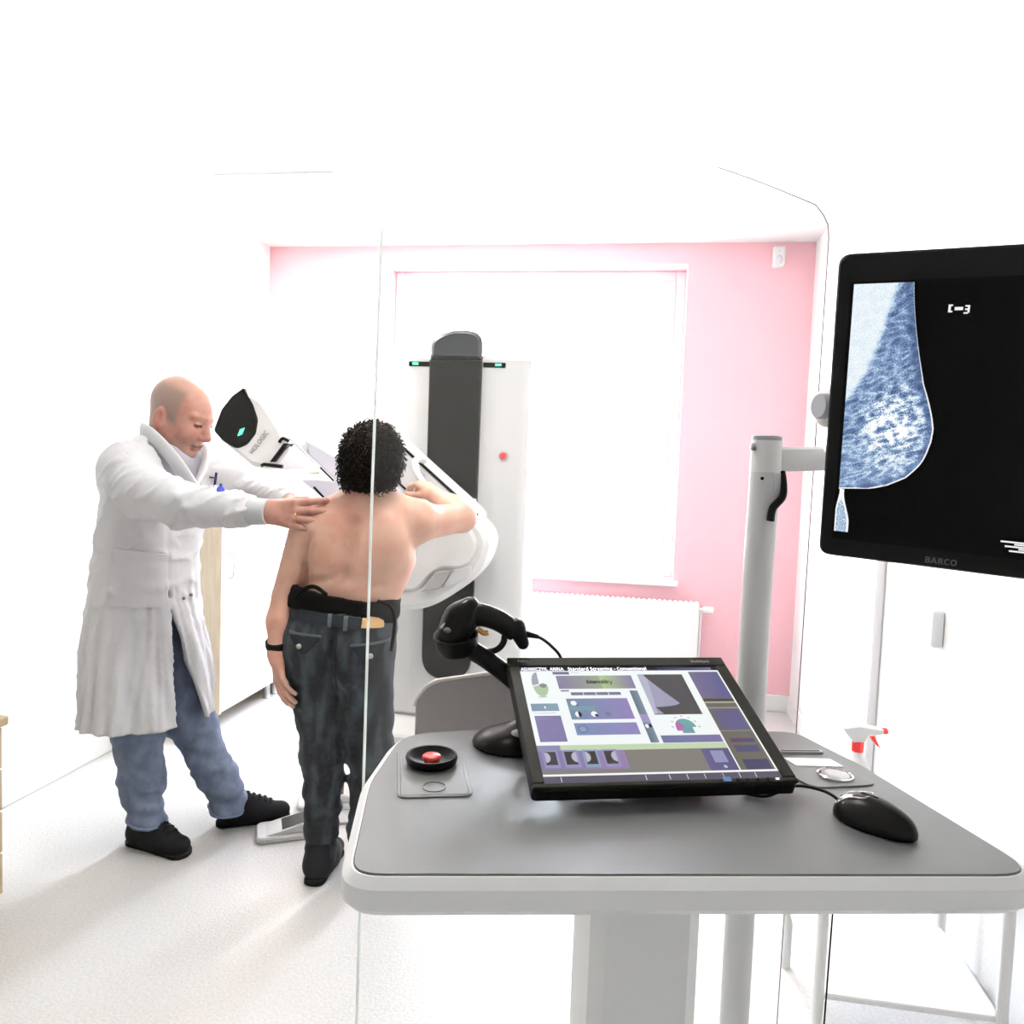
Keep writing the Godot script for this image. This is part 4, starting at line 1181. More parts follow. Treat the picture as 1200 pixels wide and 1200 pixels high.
func build_desk_things() -> void:
	var black := mat("black plastic", lin(0.006, 0.006, 0.006), 0.4)
	var olive := mat("dark bezel plastic", lin(0.016, 0.015, 0.011), 0.42)
	var satin := mat("satin black plastic", lin(0.009, 0.0088, 0.008), 0.3)
	var print_grey := mat("pale print", lin(0.30, 0.30, 0.30), 0.5)
	# ---- small tilted control monitor
	var m := thing("control_monitor", "small dark framed monitor lying tilted on the desk, showing a purple and white control screen", "monitor", Vector3(0.02, 1.032, -1.152))
	m.basis = Basis.from_euler(Vector3(deg_to_rad(-69.31), deg_to_rad(17.48), deg_to_rad(0.18)))
	put("housing", pr(rounded([[-0.185, -0.145, 0.008], [0.185, -0.145, 0.008], [0.185, 0.145, 0.008], [-0.185, 0.145, 0.008]], 4), -0.0245, -0.003, 0.003), black, m)
	var b := MB.new()
	for s in [[-0.185, -0.145, 0.185, -0.1362], [-0.185, 0.1212, 0.185, 0.145], [-0.185, -0.1362, -0.168, 0.1212], [0.1655, -0.1362, 0.185, 0.1212]]:
		b.box(Vector3((s[0] + s[2]) * 0.5, (s[1] + s[3]) * 0.5, -0.002), Vector3(s[2] - s[0], s[3] - s[1], 0.006), 0.0015)
	var bez := put("bezel", b.mesh(), olive, m)
	b = MB.new()
	b.rect_uv(Vector3(-0.168, 0.1212, -0.0012), Vector3(0.1655, 0.1212, -0.0012), Vector3(0.1655, -0.1362, -0.0012), Vector3(-0.168, -0.1362, -0.0012))
	var scr := put("screen", b.mesh(), screen_mat("control screen picture", control_picture(), 0.92), m)
	words("screen_title", "ADAMCZYK, ANNA   Standard Screening - Conventional", 0.0088, glow("screen white", Color(0.95, 0.96, 1.0), 0.9), scr, Transform3D(Basis.from_scale(Vector3(0.70, 0.9, 1)), Vector3(-0.061, 0.1150, -0.0010)))
	words("bar_text", "Standby", 0.0085, mat("dark screen print", lin(0.03, 0.04, 0.03), 0.6), scr, Transform3D(Basis(), Vector3(-0.044, 0.081, -0.0010)))
	words("maker_lettering", "NEC", 0.0065, print_grey, bez, Transform3D(Basis(), Vector3(-0.160, 0.134, 0.0012)), true)
	words("model_lettering", "MultiSync", 0.0055, print_grey, bez, Transform3D(Basis(), Vector3(0.142, 0.132, 0.0012)))
	for k in 4:
		put("button", lt([Vector2(0, 0), Vector2(0.0028, 0), Vector2(0.0028, 0.001), Vector2(0, 0.0013)], 10, Transform3D(Basis(Vector3(1, 0, 0), PI / 2), Vector3(0.098 + 0.0145 * k, -0.1405, 0.001))), black, bez)
	put("blue_sticker", bx(Vector3(0.083, -0.1385, 0.0015), Vector3(0.011, 0.008, 0.001), 0.0), mat("blue sticker", lin(0.06, 0.16, 0.36), 0.4), bez)
	put("power_light", bx(Vector3(0.155, -0.1405, 0.0018), Vector3(0.005, 0.003, 0.0015), 0.0004), glow("screen white", Color(0.95, 0.96, 1.0), 0.9), bez)
	put("rear_block", span(Vector3(-0.11, -0.06, -0.05), Vector3(0.11, 0.10, -0.024), 0.01), black, m)
	# stand below, upright on the desk
	var sd := thing("monitor_stand", "low black stand under the tilted control monitor", "stand", Vector3(0.055, 0.95, -1.235), WT)
	put("foot", pr(rounded([[-0.11, -0.05, 0.03], [0.11, -0.05, 0.03], [0.11, 0.05, 0.03], [-0.11, 0.05, 0.03]]), 0.0, 0.012, 0.003, Transform3D(Basis(Vector3(1, 0, 0), -PI / 2), Vector3.ZERO)), black, sd)
	put("neck", span(Vector3(-0.04, 0.012, -0.02), Vector3(0.04, 0.045, 0.02), 0.004), black, sd)
	# ---- scanner stand
	var st := thing("scanner_stand", "black gooseneck stand with an oval base holding the barcode scanner", "stand", WO, WT)
	var bs := SDF.new()
	bs.ell(Vector3(-0.212, 0.952, -0.150), Vector3(0.064, 0.026, 0.060), Basis(), 0.02)
	bs.cap(Vector3(-0.185, 0.965, -0.165), Vector3(-0.178, 0.985, -0.172), 0.024, 0.019, 0.03)
	bs.post = func(p: Vector3, d: float) -> float: return maxf(d, 0.951 - p.y)
	var so := Soup.new()
	so.net(bs, Vector3(-0.30, 0.94, -0.24), Vector3(-0.12, 1.03, -0.06), 0.004)
	put("base", so.mesh(Vector3.ZERO), satin, st)
	b = MB.new()
	b.ball(Vector3(-0.196, 0.975, -0.128), Vector3(0.02, 0.007, 0.014), 16)
	put("grey_key", b.mesh(), mat("grey plastic key", lin(0.36, 0.36, 0.36), 0.35), st)
	put("gooseneck", tb(curve([Vector3(-0.178, 0.985, -0.172), Vector3(-0.178, 1.012, -0.178), Vector3(-0.205, 1.040, -0.186), Vector3(-0.255, 1.076, -0.194), Vector3(-0.292, 1.096, -0.198)], 6), 0.0155, 14), black, st)
	var cx := Transform3D(Basis(Vector3(0, 0, 1), deg_to_rad(6)) * Basis(Vector3(1, 0, 0), deg_to_rad(14)), Vector3(-0.306, 1.104, -0.198))
	put("cradle_ring", lt([Vector2(0.024, -0.016), Vector2(0.031, -0.016), Vector2(0.036, -0.004), Vector2(0.037, 0.014), Vector2(0.0345, 0.015), Vector2(0.032, 0.0), Vector2(0.024, -0.016)], 30, cx), satin, st)
	put("cradle_floor", lt([Vector2(0, -0.017), Vector2(0.026, -0.017), Vector2(0.026, -0.012), Vector2(0, -0.012)], 24, cx), black, st)
	# ---- barcode scanner
	var bc := thing("barcode_scanner", "black handheld barcode scanner resting in its stand beside the tilted monitor", "scanner", WO, WT)
	var gs := SDF.new()
	gs.slab(Vector3(-0.316, 1.110, -0.196), Vector3(-0.300, 1.142, -0.197), 0.025, 0.0235, Vector3(0, 0, 1), 1.0, 0.02)
	gs.slab(Vector3(-0.300, 1.142, -0.197), Vector3(-0.284, 1.166, -0.198), 0.0235, 0.0125, Vector3(0, 0, 1), 1.0, 0.02)
	so = Soup.new()
	so.net(gs, Vector3(-0.36, 1.07, -0.24), Vector3(-0.25, 1.20, -0.15), 0.003)
	put("scanner_head", so.mesh(Vector3.ZERO), satin, bc)
	put("head_trim", tb(curve([Vector3(-0.331, 1.130, -0.180), Vector3(-0.312, 1.153, -0.179), Vector3(-0.293, 1.172, -0.188), Vector3(-0.276, 1.172, -0.193), Vector3(-0.272, 1.158, -0.190)], 6), 0.0025, 8), mat("silver trim", lin(0.42, 0.42, 0.40), 0.25, 0.6), bc)
	b = MB.new()
	b.ball(Vector3(-0.319, 1.128, -0.173), Vector3(0.0085, 0.005, 0.004), 14)
	put("badge", b.mesh(), mat("grey badge", lin(0.16, 0.16, 0.15), 0.3), bc)
	put("handle", tb(curve([Vector3(-0.285, 1.148, -0.199), Vector3(-0.265, 1.149, -0.200), Vector3(-0.235, 1.139, -0.200), Vector3(-0.208, 1.121, -0.200)], 5), [0.019, 0.020, 0.0205, 0.0205, 0.020, 0.0195, 0.019, 0.0188, 0.0185, 0.0182, 0.018, 0.0178, 0.0175, 0.0172, 0.017, 0.016], 16), satin, bc)
	gs = SDF.new()
	gs.slab(Vector3(-0.207, 1.128, -0.200), Vector3(-0.196, 1.104, -0.200), 0.018, 0.012, Vector3(0.9, 0.4, 0), 1.15, 0.01)
	so = Soup.new()
	so.net(gs, Vector3(-0.24, 1.08, -0.23), Vector3(-0.17, 1.16, -0.17), 0.003)
	put("handle_end", so.mesh(Vector3.ZERO), black, bc)
	put("trigger_guard", tb(curve([Vector3(-0.272, 1.094, -0.199), Vector3(-0.255, 1.088, -0.199), Vector3(-0.238, 1.092, -0.199), Vector3(-0.228, 1.104, -0.199), Vector3(-0.226, 1.122, -0.199)], 5), 0.0055, 10), satin, bc)
	put("trigger", tb(curve([Vector3(-0.272, 1.128, -0.192), Vector3(-0.262, 1.121, -0.190), Vector3(-0.254, 1.122, -0.190)], 4), 0.0045, 8), mat("orange trigger", lin(0.42, 0.18, 0.02), 0.4), bc)
	put("cable", tb(curve([Vector3(-0.190, 1.118, -0.200), Vector3(-0.168, 1.113, -0.202), Vector3(-0.146, 1.097, -0.206), Vector3(-0.128, 1.074, -0.214), Vector3(-0.12, 1.03, -0.236), Vector3(-0.12, 0.98, -0.24), Vector3(-0.11, 0.954, -0.225)], 6), 0.0026, 8), black, bc)
	put("cable_sleeve", tb([Vector3(-0.196, 1.1195, -0.200), Vector3(-0.170, 1.114, -0.202)], [0.006, 0.0035], 10), black, bc)
	# ---- mouse
	var mo := thing("computer_mouse", "black computer mouse with silver trim on the right of the desk", "mouse", in_desk(Vector3(0.243, 0.95, 0.126)), WT + deg_to_rad(31))
	var ms := SDF.new()
	ms.ell(Vector3(0, 0.006, 0.006), Vector3(0.0285, 0.029, 0.046), Basis(), 0.02)
	ms.ell(Vector3(0, 0.004, -0.024), Vector3(0.0275, 0.023, 0.031), Basis(), 0.03)
	ms.post = func(p: Vector3, d: float) -> float: return maxf(d, 0.001 - p.y)
	so = Soup.new()
	so.net(ms, Vector3(-0.045, -0.01, -0.08), Vector3(0.045, 0.05, 0.08), 0.0025)
	put("shell", so.mesh(Vector3.ZERO), satin, mo)
	ms.all()
	put("key_split", tb([Vector3(0, 0.0275, -0.058), Vector3(0, 0.031, -0.05), Vector3(0, 0.0345, -0.02), Vector3(0, 0.0372, 0.0)].map(func(p): return ms.hit(Vector3(p.x, 0.08, p.z), Vector3(0, -1, 0))), 0.0012, 6), black, mo)
	put("silver_trim", tb(curve([Vector3(-0.019, 0.08, -0.046), Vector3(-0.016, 0.08, -0.03), Vector3(-0.012, 0.08, -0.012), Vector3(0.012, 0.08, -0.012), Vector3(0.016, 0.08, -0.03), Vector3(0.019, 0.08, -0.046)].map(func(p): return ms.hit(p, Vector3(0, -1, 0))), 4), 0.0016, 6), mat("silver trim", lin(0.42, 0.42, 0.40), 0.25, 0.6), mo)
	put("wheel", lt([Vector2(0, -0.0035), Vector2(0.008, -0.0035), Vector2(0.0092, -0.002), Vector2(0.0092, 0.002), Vector2(0.008, 0.0035), Vector2(0, 0.0035)], 18, Transform3D(Basis(Vector3(0, 0, 1), PI / 2), Vector3(0, 0.0245, -0.033))), mat("grey plastic", lin(0.35, 0.36, 0.38), 0.4), mo)
	var inv := Transform3D(Basis(Vector3(0, 1, 0), WT + deg_to_rad(31)), in_desk(Vector3(0.243, 0.95, 0.126))).affine_inverse()
	put("cable", tb(curve([Vector3(0.219, 0.962, 0.083), Vector3(0.206, 0.966, 0.056), Vector3(0.178, 0.960, 0.026), Vector3(0.13, 0.9535, 0.046), Vector3(0.10, 0.953, 0.034)].map(func(p): return inv * in_desk(p)), 6), 0.0022, 8), black, mo)
	# ---- large reading display
	var tilt := Basis.from_euler(Vector3(deg_to_rad(14.5), deg_to_rad(-21.7), deg_to_rad(-2.58)))
	var bm := thing("reading_display", "large black framed display on the swivel arm showing a blue and white breast x-ray", "monitor", Vector3(0.2459, 1.6841, -1.0663) + tilt * Vector3(0.33, -0.205, 0))
	bm.basis = tilt
	put("housing", pr(rounded([[-0.33, -0.205, 0.014], [0.33, -0.205, 0.014], [0.33, 0.205, 0.014], [-0.33, 0.205, 0.014]], 6), -0.05, -0.002, 0.006), black, bm)
	var gl := put("front_frame", pr(rounded([[-0.332, -0.207, 0.016], [0.332, -0.207, 0.016], [0.332, 0.207, 0.016], [-0.332, 0.207, 0.016]], 6), -0.012, 0.0, 0.003), mat("matt black frame", lin(0.004, 0.004, 0.004), 0.5), bm)
	mats["matt black frame"].metallic_specular = 0.3
	b = MB.new()
	var X0 := 0.0145
	var Y0 := -0.033
	var SX := 0.63
	var SY := 0.352
	b.rect_uv(Vector3(-0.33 + X0, 0.205 + Y0, 0.0008), Vector3(-0.33 + X0 + SX, 0.205 + Y0, 0.0008), Vector3(-0.33 + X0 + SX, 0.205 + Y0 - SY, 0.0008), Vector3(-0.33 + X0, 0.205 + Y0 - SY, 0.0008))
	var fm := screen_mat("x-ray screen picture", film_picture(1575, 880, X0, Y0, SX, SY), 1.0)
	fm.roughness = 0.7
	fm.metallic_specular = 0.2
	fm.albedo_color = lin(0.003, 0.003, 0.003)
	put("screen", b.mesh(), fm, bm)
	words("maker_lettering", "BARCO", 0.0085, mat("dim lettering", lin(0.085, 0.078, 0.07), 0.5), gl, Transform3D(Basis(), Vector3(-0.33 + 0.153, 0.205 - 0.4005, 0.0004)), true)
	put("rear_mount", span(Vector3(-0.10, -0.12, -0.085), Vector3(0.10, 0.08, -0.05), 0.008), mat("white arm plastic", lin(0.66, 0.66, 0.65), 0.4), bm)

# ---------------------------------------------------------------- people
var nothing: Callable
var mott := FastNoiseLite.new()
var fold := FastNoiseLite.new()

func skin_mat() -> StandardMaterial3D:
	var m := mat("skin", Color.WHITE, 0.52)
	m.vertex_color_use_as_albedo = true
	return m

func cloth(called: String, rough := 0.9) -> StandardMaterial3D:
	var m := mat(called, Color.WHITE, rough)
	m.vertex_color_use_as_albedo = true
	return m

# fingers, thumb and palm as bones of a body; f to the fingertips, n out of the back of the hand
func hand(sd: SDF, wrist: Vector3, f: Vector3, n: Vector3, right: bool, size: float, curls: Array, spread := 0.06, thumb := [0.75, 0.6, 0.2], thick := 1.0) -> void:
	f = f.normalized()
	n = (n - f * n.dot(f)).normalized()
	var t := n.cross(f) if right else f.cross(n)
	var across := [0.031, 0.0105, -0.0105, -0.030]
	var along := [0.086, 0.090, 0.085, 0.076]
	var lens := [[0.040, 0.025, 0.020], [0.045, 0.028, 0.021], [0.041, 0.026, 0.020], [0.031, 0.020, 0.018]]
	var rads := [0.0100 * thick, 0.0103 * thick, 0.0098 * thick, 0.0086 * thick]
	for k in 4:
		var b0: Vector3 = wrist + (f * 0.012 + t * across[k] * 0.55) * size
		var b1: Vector3 = wrist + (f * along[k] + t * across[k]) * size
		sd.cap(b0, b1, 0.0145 * size, rads[k] * 1.15 * size, 0.012 * size)
		var a := 0.0
		var p := b1
		var g := (f + t * spread * (1.5 - k)).normalized()
		for j in 3:
			a += curls[k] * [0.40, 0.36, 0.24][j]
			var d := g * cos(a) - n * sin(a)
			var q: Vector3 = p + d * lens[k][j] * size
			var r0: float = rads[k] * (1.0 - 0.07 * j) * size
			sd.cap(p, q, r0, r0 * 0.93, 0.004 * size)
			p = q
	# ball of the thumb and thumb, from the side of the palm
	var tb0 := wrist + (f * 0.018 + t * 0.018 - n * 0.006) * size
	var d1: Vector3 = (f * thumb[0] + t * thumb[1] - n * thumb[2]).normalized()
	var tb1: Vector3 = tb0 + d1 * 0.040 * size
	sd.cap(tb0, tb1, 0.0165 * size, 0.0125 * size, 0.014 * size)
	var d2: Vector3 = (d1 + f * 0.25).normalized()
	var tb2: Vector3 = tb1 + d2 * 0.032 * size
	sd.cap(tb1, tb2, 0.0115 * size, 0.0103 * size, 0.005 * size)
	var d3: Vector3 = (d2 + f * 0.25 - n * 0.1).normalized()
	sd.cap(tb2, tb2 + d3 * 0.025 * size, 0.0103 * size, 0.0085 * size, 0.004 * size)
	sd.cap(wrist - f * 0.03 * size, wrist + f * 0.02 * size, 0.026 * size, 0.024 * size, 0.02 * size)

func hand_box(so: Soup, sd: SDF, wrist: Vector3, cut: Vector3, col: Callable, reach := 0.23) -> void:
	# only what lies beyond the wrist, in fine cells
	sd.post = func(p: Vector3, d: float) -> float: return maxf(d, -(p - wrist).dot(cut) - 0.035)
	var lo := Vector3(1e9, 1e9, 1e9)
	var hi := -lo
	for i in sd.kind.size():
		for q in [sd.a[i], sd.b[i]]:
			lo = lo.min(q - Vector3(0.03, 0.03, 0.03))
			hi = hi.max(q + Vector3(0.03, 0.03, 0.03))
	so.net(sd, lo, hi, 0.003, col)

func shoe(parent: Node3D, heel: Vector3, toe: Vector3, base: Vector3, upper: Material, sole: Material, lace: Material) -> void:
	var f := (toe - heel)
	f.y = 0
	var L := f.length()
	f = f.normalized()
	var s := f.cross(Vector3.UP)
	var B := Basis(f, Vector3.UP, s)
	var sd := SDF.new()
	sd.slab(Vector3(0.045, 0.045, 0), Vector3(L * 0.45, 0.043, 0), 0.040, 0.043, Vector3(0, 0, 1), 1.0, 0.03)
	sd.slab(Vector3(L * 0.45, 0.042, 0), Vector3(L - 0.045, 0.036, 0.004), 0.045, 0.040, Vector3(0, 1, 0), 1.25, 0.04)
	sd.cap(Vector3(0.055, 0.05, 0), Vector3(0.06, 0.105, 0), 0.042, 0.043, 0.03)
	sd.cap(Vector3(0.10, 0.075, 0), Vector3(L * 0.6, 0.052, 0), 0.034, 0.03, 0.03)
	sd.post = func(p: Vector3, d: float) -> float: return maxf(d, 0.016 - p.y)
	var so := Soup.new()
	so.net(sd, Vector3(-0.01, 0.0, -0.07), Vector3(L + 0.01, 0.16, 0.07), 0.005)
	var o := put("shoe", so.mesh(Vector3.ZERO), upper, parent)
	o.transform = Transform3D(B, Vector3(heel.x, 0, heel.z) - base)
	var pl := rounded([[-0.002, -0.036, 0.035], [L * 0.4, -0.034, 0.1], [L - 0.02, -0.046, 0.06], [L + 0.002, 0.006, 0.06], [L - 0.03, 0.048, 0.06], [L * 0.4, 0.036, 0.1], [-0.002, 0.036, 0.035]], 6)
	put("sole", pr(pl, 0.0, 0.02, 0.004, Transform3D(Basis(Vector3(1, 0, 0), -PI / 2), Vector3.ZERO)), sole, o)
	sd.all()
	for k in 5:
		var x := L * (0.42 + 0.075 * k)
		var pts := []
		for j in 7:
			var z := lerpf(-0.024, 0.024, j / 6.0)
			pts.append(sd.hit(Vector3(x + 0.012 * (1 if (j + k) % 2 else -1) * 0.3, 0.16, z), Vector3(0, -1, 0)) + Vector3(0, 0.002, 0))
		put("lace", tb(pts, 0.0028, 6), lace, o)

func build_patient() -> void:
	mott.seed = 31; mott.frequency = 14.0; mott.fractal_octaves = 3
	fold.seed = 77; fold.frequency = 5.0; fold.fractal_octaves = 2
	var base := Vector3(-0.93, 0, -2.36)
	var who := thing("person", "person seen from behind with curly dark hair, bare back and dark jeans at the machine", "person", base)
	var sk := skin_mat()
	# ---- bare body
	var b := SDF.new()
	var Z := Vector3(0, 0, 1)
	b.slab(Vector3(-0.925, 0.86, -2.39), Vector3(-0.912, 0.955, -2.39), 0.150, 0.132, Z, 1.40, 0.05)
	b.slab(Vector3(-0.912, 0.955, -2.39), Vector3(-0.876, 1.09, -2.395), 0.132, 0.154, Z, 1.42, 0.06)
	b.slab(Vector3(-0.876, 1.09, -2.395), Vector3(-0.866, 1.165, -2.40), 0.154, 0.144, Z, 1.45, 0.06)
	b.slab(Vector3(-0.968, 0.980, -2.38), Vector3(-0.855, 0.970, -2.385), 0.068, 0.070, Z, 0.85, 0.035)     # fold of flesh over the waistband
	b.cap(Vector3(-0.866, 1.235, -2.385), Vector3(-1.035, 1.190, -2.355), 0.052, 0.058, 0.06)
	b.cap(Vector3(-0.852, 1.240, -2.390), Vector3(-0.705, 1.215, -2.435), 0.052, 0.056, 0.06)
	b.ell(Vector3(-0.975, 1.12, -2.318), Vector3(0.075, 0.085, 0.035), Basis(), 0.05)     # shoulder blades
	b.ell(Vector3(-0.795, 1.13, -2.335), Vector3(0.075, 0.085, 0.035), Basis(), 0.05)
	b.ell(Vector3(-0.955, 1.06, -2.49), Vector3(0.085, 0.075, 0.075), Basis(), 0.05)      # chest, turned to the machine
	b.ell(Vector3(-0.815, 1.06, -2.50), Vector3(0.085, 0.075, 0.075), Basis(), 0.05)
	b.cap(Vector3(-0.857, 1.22, -2.385), Vector3(-0.850, 1.36, -2.385), 0.060, 0.054, 0.05)
	# left arm hangs
	b.cap(Vector3(-1.050, 1.168, -2.345), Vector3(-1.114, 0.945, -2.340), 0.055, 0.046, 0.007)
	b.cap(Vector3(-1.114, 0.945, -2.340), Vector3(-1.120, 0.865, -2.316), 0.046, 0.045, 0.007)
	b.cap(Vector3(-1.120, 0.865, -2.316), Vector3(-1.116, 0.765, -2.285), 0.044, 0.029, 0.02)
	# right arm up to the bar
	b.cap(Vector3(-0.700, 1.195, -2.435), Vector3(-0.605, 1.205, -2.635), 0.060, 0.050, 0.04)
	b.cap(Vector3(-0.605, 1.205, -2.635), Vector3(-0.655, 1.235, -2.715), 0.050, 0.045, 0.02)
	b.cap(Vector3(-0.655, 1.235, -2.715), Vector3(-0.745, 1.272, -2.795), 0.043, 0.029, 0.02)
	# furrows follow the surface: spine, creases above the waist, the line between arm and side
	b.all()
	var dig := []
	for l in [[[-0.918, 0.95], [-0.900, 1.03], [-0.884, 1.11], [-0.870, 1.19]], [[-1.018, 1.004], [-0.985, 1.009], [-0.945, 1.014], [-0.905, 1.022]], [[-0.80, 1.000], [-0.775, 1.004]], [[-1.012, 1.150], [-1.030, 1.10], [-1.036, 1.05], [-1.040, 0.99]]]:
		var pts := []
		for q in l: pts.append(b.hit(Vector3(q[0], q[1], -2.12), Vector3(0, 0, -1)))
		dig.append(pts)
	for i in 4:
		for k in dig[i].size() - 1:
			b.cap(dig[i][k], dig[i][k + 1], [0.007, 0.0055, 0.004, 0.011][i], [0.007, 0.0055, 0.004, 0.011][i], [0.05, 0.012, 0.012, 0.010][i], 1)
	# head
	b.ell(Vector3(-0.849, 1.415, -2.385), Vector3(0.074, 0.094, 0.092), Basis(), 0.03)
	b.ell(Vector3(-0.849, 1.375, -2.430), Vector3(0.058, 0.072, 0.060), Basis(), 0.03)
	b.cap(Vector3(-0.849, 1.395, -2.484), Vector3(-0.849, 1.365, -2.502), 0.010, 0.014, 0.015)
	b.cap(Vector3(-0.868, 1.332, -2.482), Vector3(-0.830, 1.332, -2.482), 0.007, 0.007, 0.01)
	b.ell(Vector3(-0.849, 1.308, -2.468), Vector3(0.024, 0.02, 0.02), Basis(), 0.02)
	b.ell(Vector3(-0.926, 1.39, -2.385), Vector3(0.008, 0.03, 0.02), Basis(), 0.01)
	b.ell(Vector3(-0.772, 1.39, -2.385), Vector3(0.008, 0.03, 0.02), Basis(), 0.01)
	b.cap(Vector3(-0.877, 1.398, -2.495), Vector3(-0.877, 1.398, -2.49), 0.012, 0.012, 0.012, 1)
	b.cap(Vector3(-0.821, 1.398, -2.495), Vector3(-0.821, 1.398, -2.49), 0.012, 0.012, 0.012, 1)
	var wl := Vector3(-1.116, 0.765, -2.285)
	var wr := Vector3(-0.745, 1.272, -2.795)
	b.post = func(p: Vector3, d: float) -> float: return maxf(d, 0.855 - p.y) if absf(p.x + 0.92) < 0.155 else d
	var tone := func(p: Vector3) -> Color:
		var m := mott.get_noise_3dv(p) * 0.5 + 0.5
		var c := Color(0.55, 0.33, 0.24).lerp(Color(0.52, 0.275, 0.20), smoothstep(0.4, 0.8, m))
		# reddened skin below the hair, between the blades and along the arm
		var red := exp(-(p - Vector3(-0.90, 1.235, -2.32)).length_squared() / 0.0045) + 0.8 * exp(-(p - Vector3(-0.955, 1.095, -2.28)).length_squared() / 0.0018) + 0.35 * exp(-(p - Vector3(-0.82, 1.10, -2.28)).length_squared() / 0.0016)
		if p.x < -1.06: red += 0.55 * smoothstep(1.05, 0.85, p.y)
		if p.x > -0.68: red += 0.25
		red *= 0.6 + 0.6 * mott.get_noise_3dv(p * 2.3 + Vector3(7, 0, 0))
		c = c.lerp(Color(0.58, 0.20, 0.14), clampf(red, 0.0, 0.75) * 0.62)
		# a few small moles
		for q in [Vector2(-0.925, 1.135), Vector2(-0.90, 1.128), Vector2(-0.885, 1.15), Vector2(-0.97, 1.215), Vector2(-0.945, 1.075)]:
			if p.z > -2.36 and Vector2(p.x, p.y).distance_to(q) < 0.0045: c = c.lerp(Color(0.40, 0.22, 0.16), 0.5)
		return c
	var so := Soup.new()
	so.net(b, Vector3(-1.22, 0.70, -2.90), Vector3(-0.50, 1.54, -2.20), 0.009, tone)
	b.post = nothing
	var h := SDF.new()
	h.cap(wl + Vector3(-0.002, 0.05, -0.016), wl, 0.036, 0.029, 0.02)
	hand(h, wl, Vector3(0.20, -1.0, 0.16), Vector3(-0.72, -0.05, 0.70), false, 1.0, [0.55, 0.65, 0.75, 0.85], 0.03, [0.9, 0.35, 0.3])
	hand_box(so, h, wl, Vector3(0.1, -1.0, 0.1).normalized(), tone)
	h = SDF.new()
	h.cap(wr + Vector3(0.04, -0.02, 0.035), wr, 0.034, 0.029, 0.02)
	hand(h, wr, Vector3(-0.75, 0.50, -0.42), Vector3(0.45, 0.80, 0.40), true, 0.95, [1.9, 2.0, 2.1, 2.2], 0.02, [0.8, 0.45, 0.5])
	hand_box(so, h, wr, Vector3(-0.75, 0.40, -0.42).normalized(), tone)
	put("body", so.mesh(base), sk, who)
	# ---- jeans
	var j := SDF.new()
	j.slab(Vector3(-0.995, 0.82, -2.385), Vector3(-0.885, 0.825, -2.385), 0.124, 0.124, Z, 0.98, 0.05)
	j.slab(Vector3(-0.985, 0.905, -2.385), Vector3(-0.888, 0.90, -2.388), 0.115, 0.115, Z, 0.95, 0.05)
	j.ell(Vector3(-1.012, 0.765, -2.325), Vector3(0.098, 0.11, 0.085), Basis(), 0.05)
	j.ell(Vector3(-0.862, 0.770, -2.33), Vector3(0.095, 0.11, 0.085), Basis(), 0.05)
	j.cap(Vector3(-1.014, 0.74, -2.375), Vector3(-0.985, 0.43, -2.365), 0.108, 0.074, 0.03)
	j.cap(Vector3(-0.985, 0.43, -2.365), Vector3(-0.990, 0.05, -2.375), 0.073, 0.050, 0.03)
	j.cap(Vector3(-0.866, 0.745, -2.38), Vector3(-0.826, 0.44, -2.375), 0.106, 0.072, 0.03)
	j.cap(Vector3(-0.826, 0.44, -2.375), Vector3(-0.846, 0.05, -2.385), 0.071, 0.050, 0.03)
	j.cap(Vector3(-0.925, 0.68, -2.255), Vector3(-0.915, 0.82, -2.262), 0.006, 0.003, 0.03, 1)   # seat seam
	j.amp = 0.012
	j.post = func(p: Vector3, d: float) -> float:
		var fz := fold.get_noise_3d(p.x * 1.3, p.y * 3.2, p.z * 1.3)
		var low := smoothstep(0.75, 0.35, p.y)
		d += fz * (0.004 + 0.008 * low)
		d = maxf(d, p.y - (0.918 - 0.09 * (p.x + 0.92)))
		return maxf(d, 0.034 - p.y)
	var denim := cloth("dark denim")
	grain(denim, 0.35, 26.0, 1.2)
	var wash := func(p: Vector3) -> Color:
		var m := mott.get_noise_3d(p.x * 1.4, p.y * 0.35, p.z * 1.4) * 0.5 + 0.5
		var s := mott.get_noise_3dv(p * 5.0) * 0.5 + 0.5
		return Color(0.012, 0.015, 0.017).lerp(Color(0.068, 0.084, 0.096), clampf(smoothstep(0.3, 0.8, m) * 0.7 + (s - 0.5) * 0.4, 0.0, 1.0))
	so = Soup.new()
	so.net(j, Vector3(-1.16, 0.05, -2.56), Vector3(-0.68, 0.98, -2.18), 0.009, wash)
	var je := put("jeans", so.mesh(base), denim, who)
	j.amp = 0.0
	var dm := mat("dark denim patch", lin(0.028, 0.034, 0.038), 0.9)
	var away := Vector3(0, 0, -1)
	var at := func(x: float, y: float) -> Vector3: return Vector3(x, y, -2.12)
	put("waistband", patch(j, [at.call(-1.075, 0.925), at.call(-0.785, 0.898), at.call(-0.785, 0.865), at.call(-1.075, 0.888)], away, 0.004, 24, 3, base), dm, je)
	for s in [[-1.058, 0.839, -0.958, 0.832, -1.003, 0.785], [-0.846, 0.813, -0.762, 0.819, -0.797, 0.758]]:
		put("pocket_flap", patch(j, [at.call(s[0], s[1]), at.call(s[2], s[3]), at.call(s[4] + 0.004, s[5]), at.call(s[4] - 0.004, s[5])], away, 0.005, 10, 8, base), dm, je)
		put("pocket_seam", patch(j, [at.call(s[0] - 0.006, s[1] + 0.012), at.call(s[2] + 0.006, s[3] + 0.012), at.call(s[2] + 0.006, s[3] + 0.005), at.call(s[0] - 0.006, s[1] + 0.005)], away, 0.003, 10, 1, base), mat("light denim stitching", lin(0.085, 0.097, 0.105), 0.9), je)
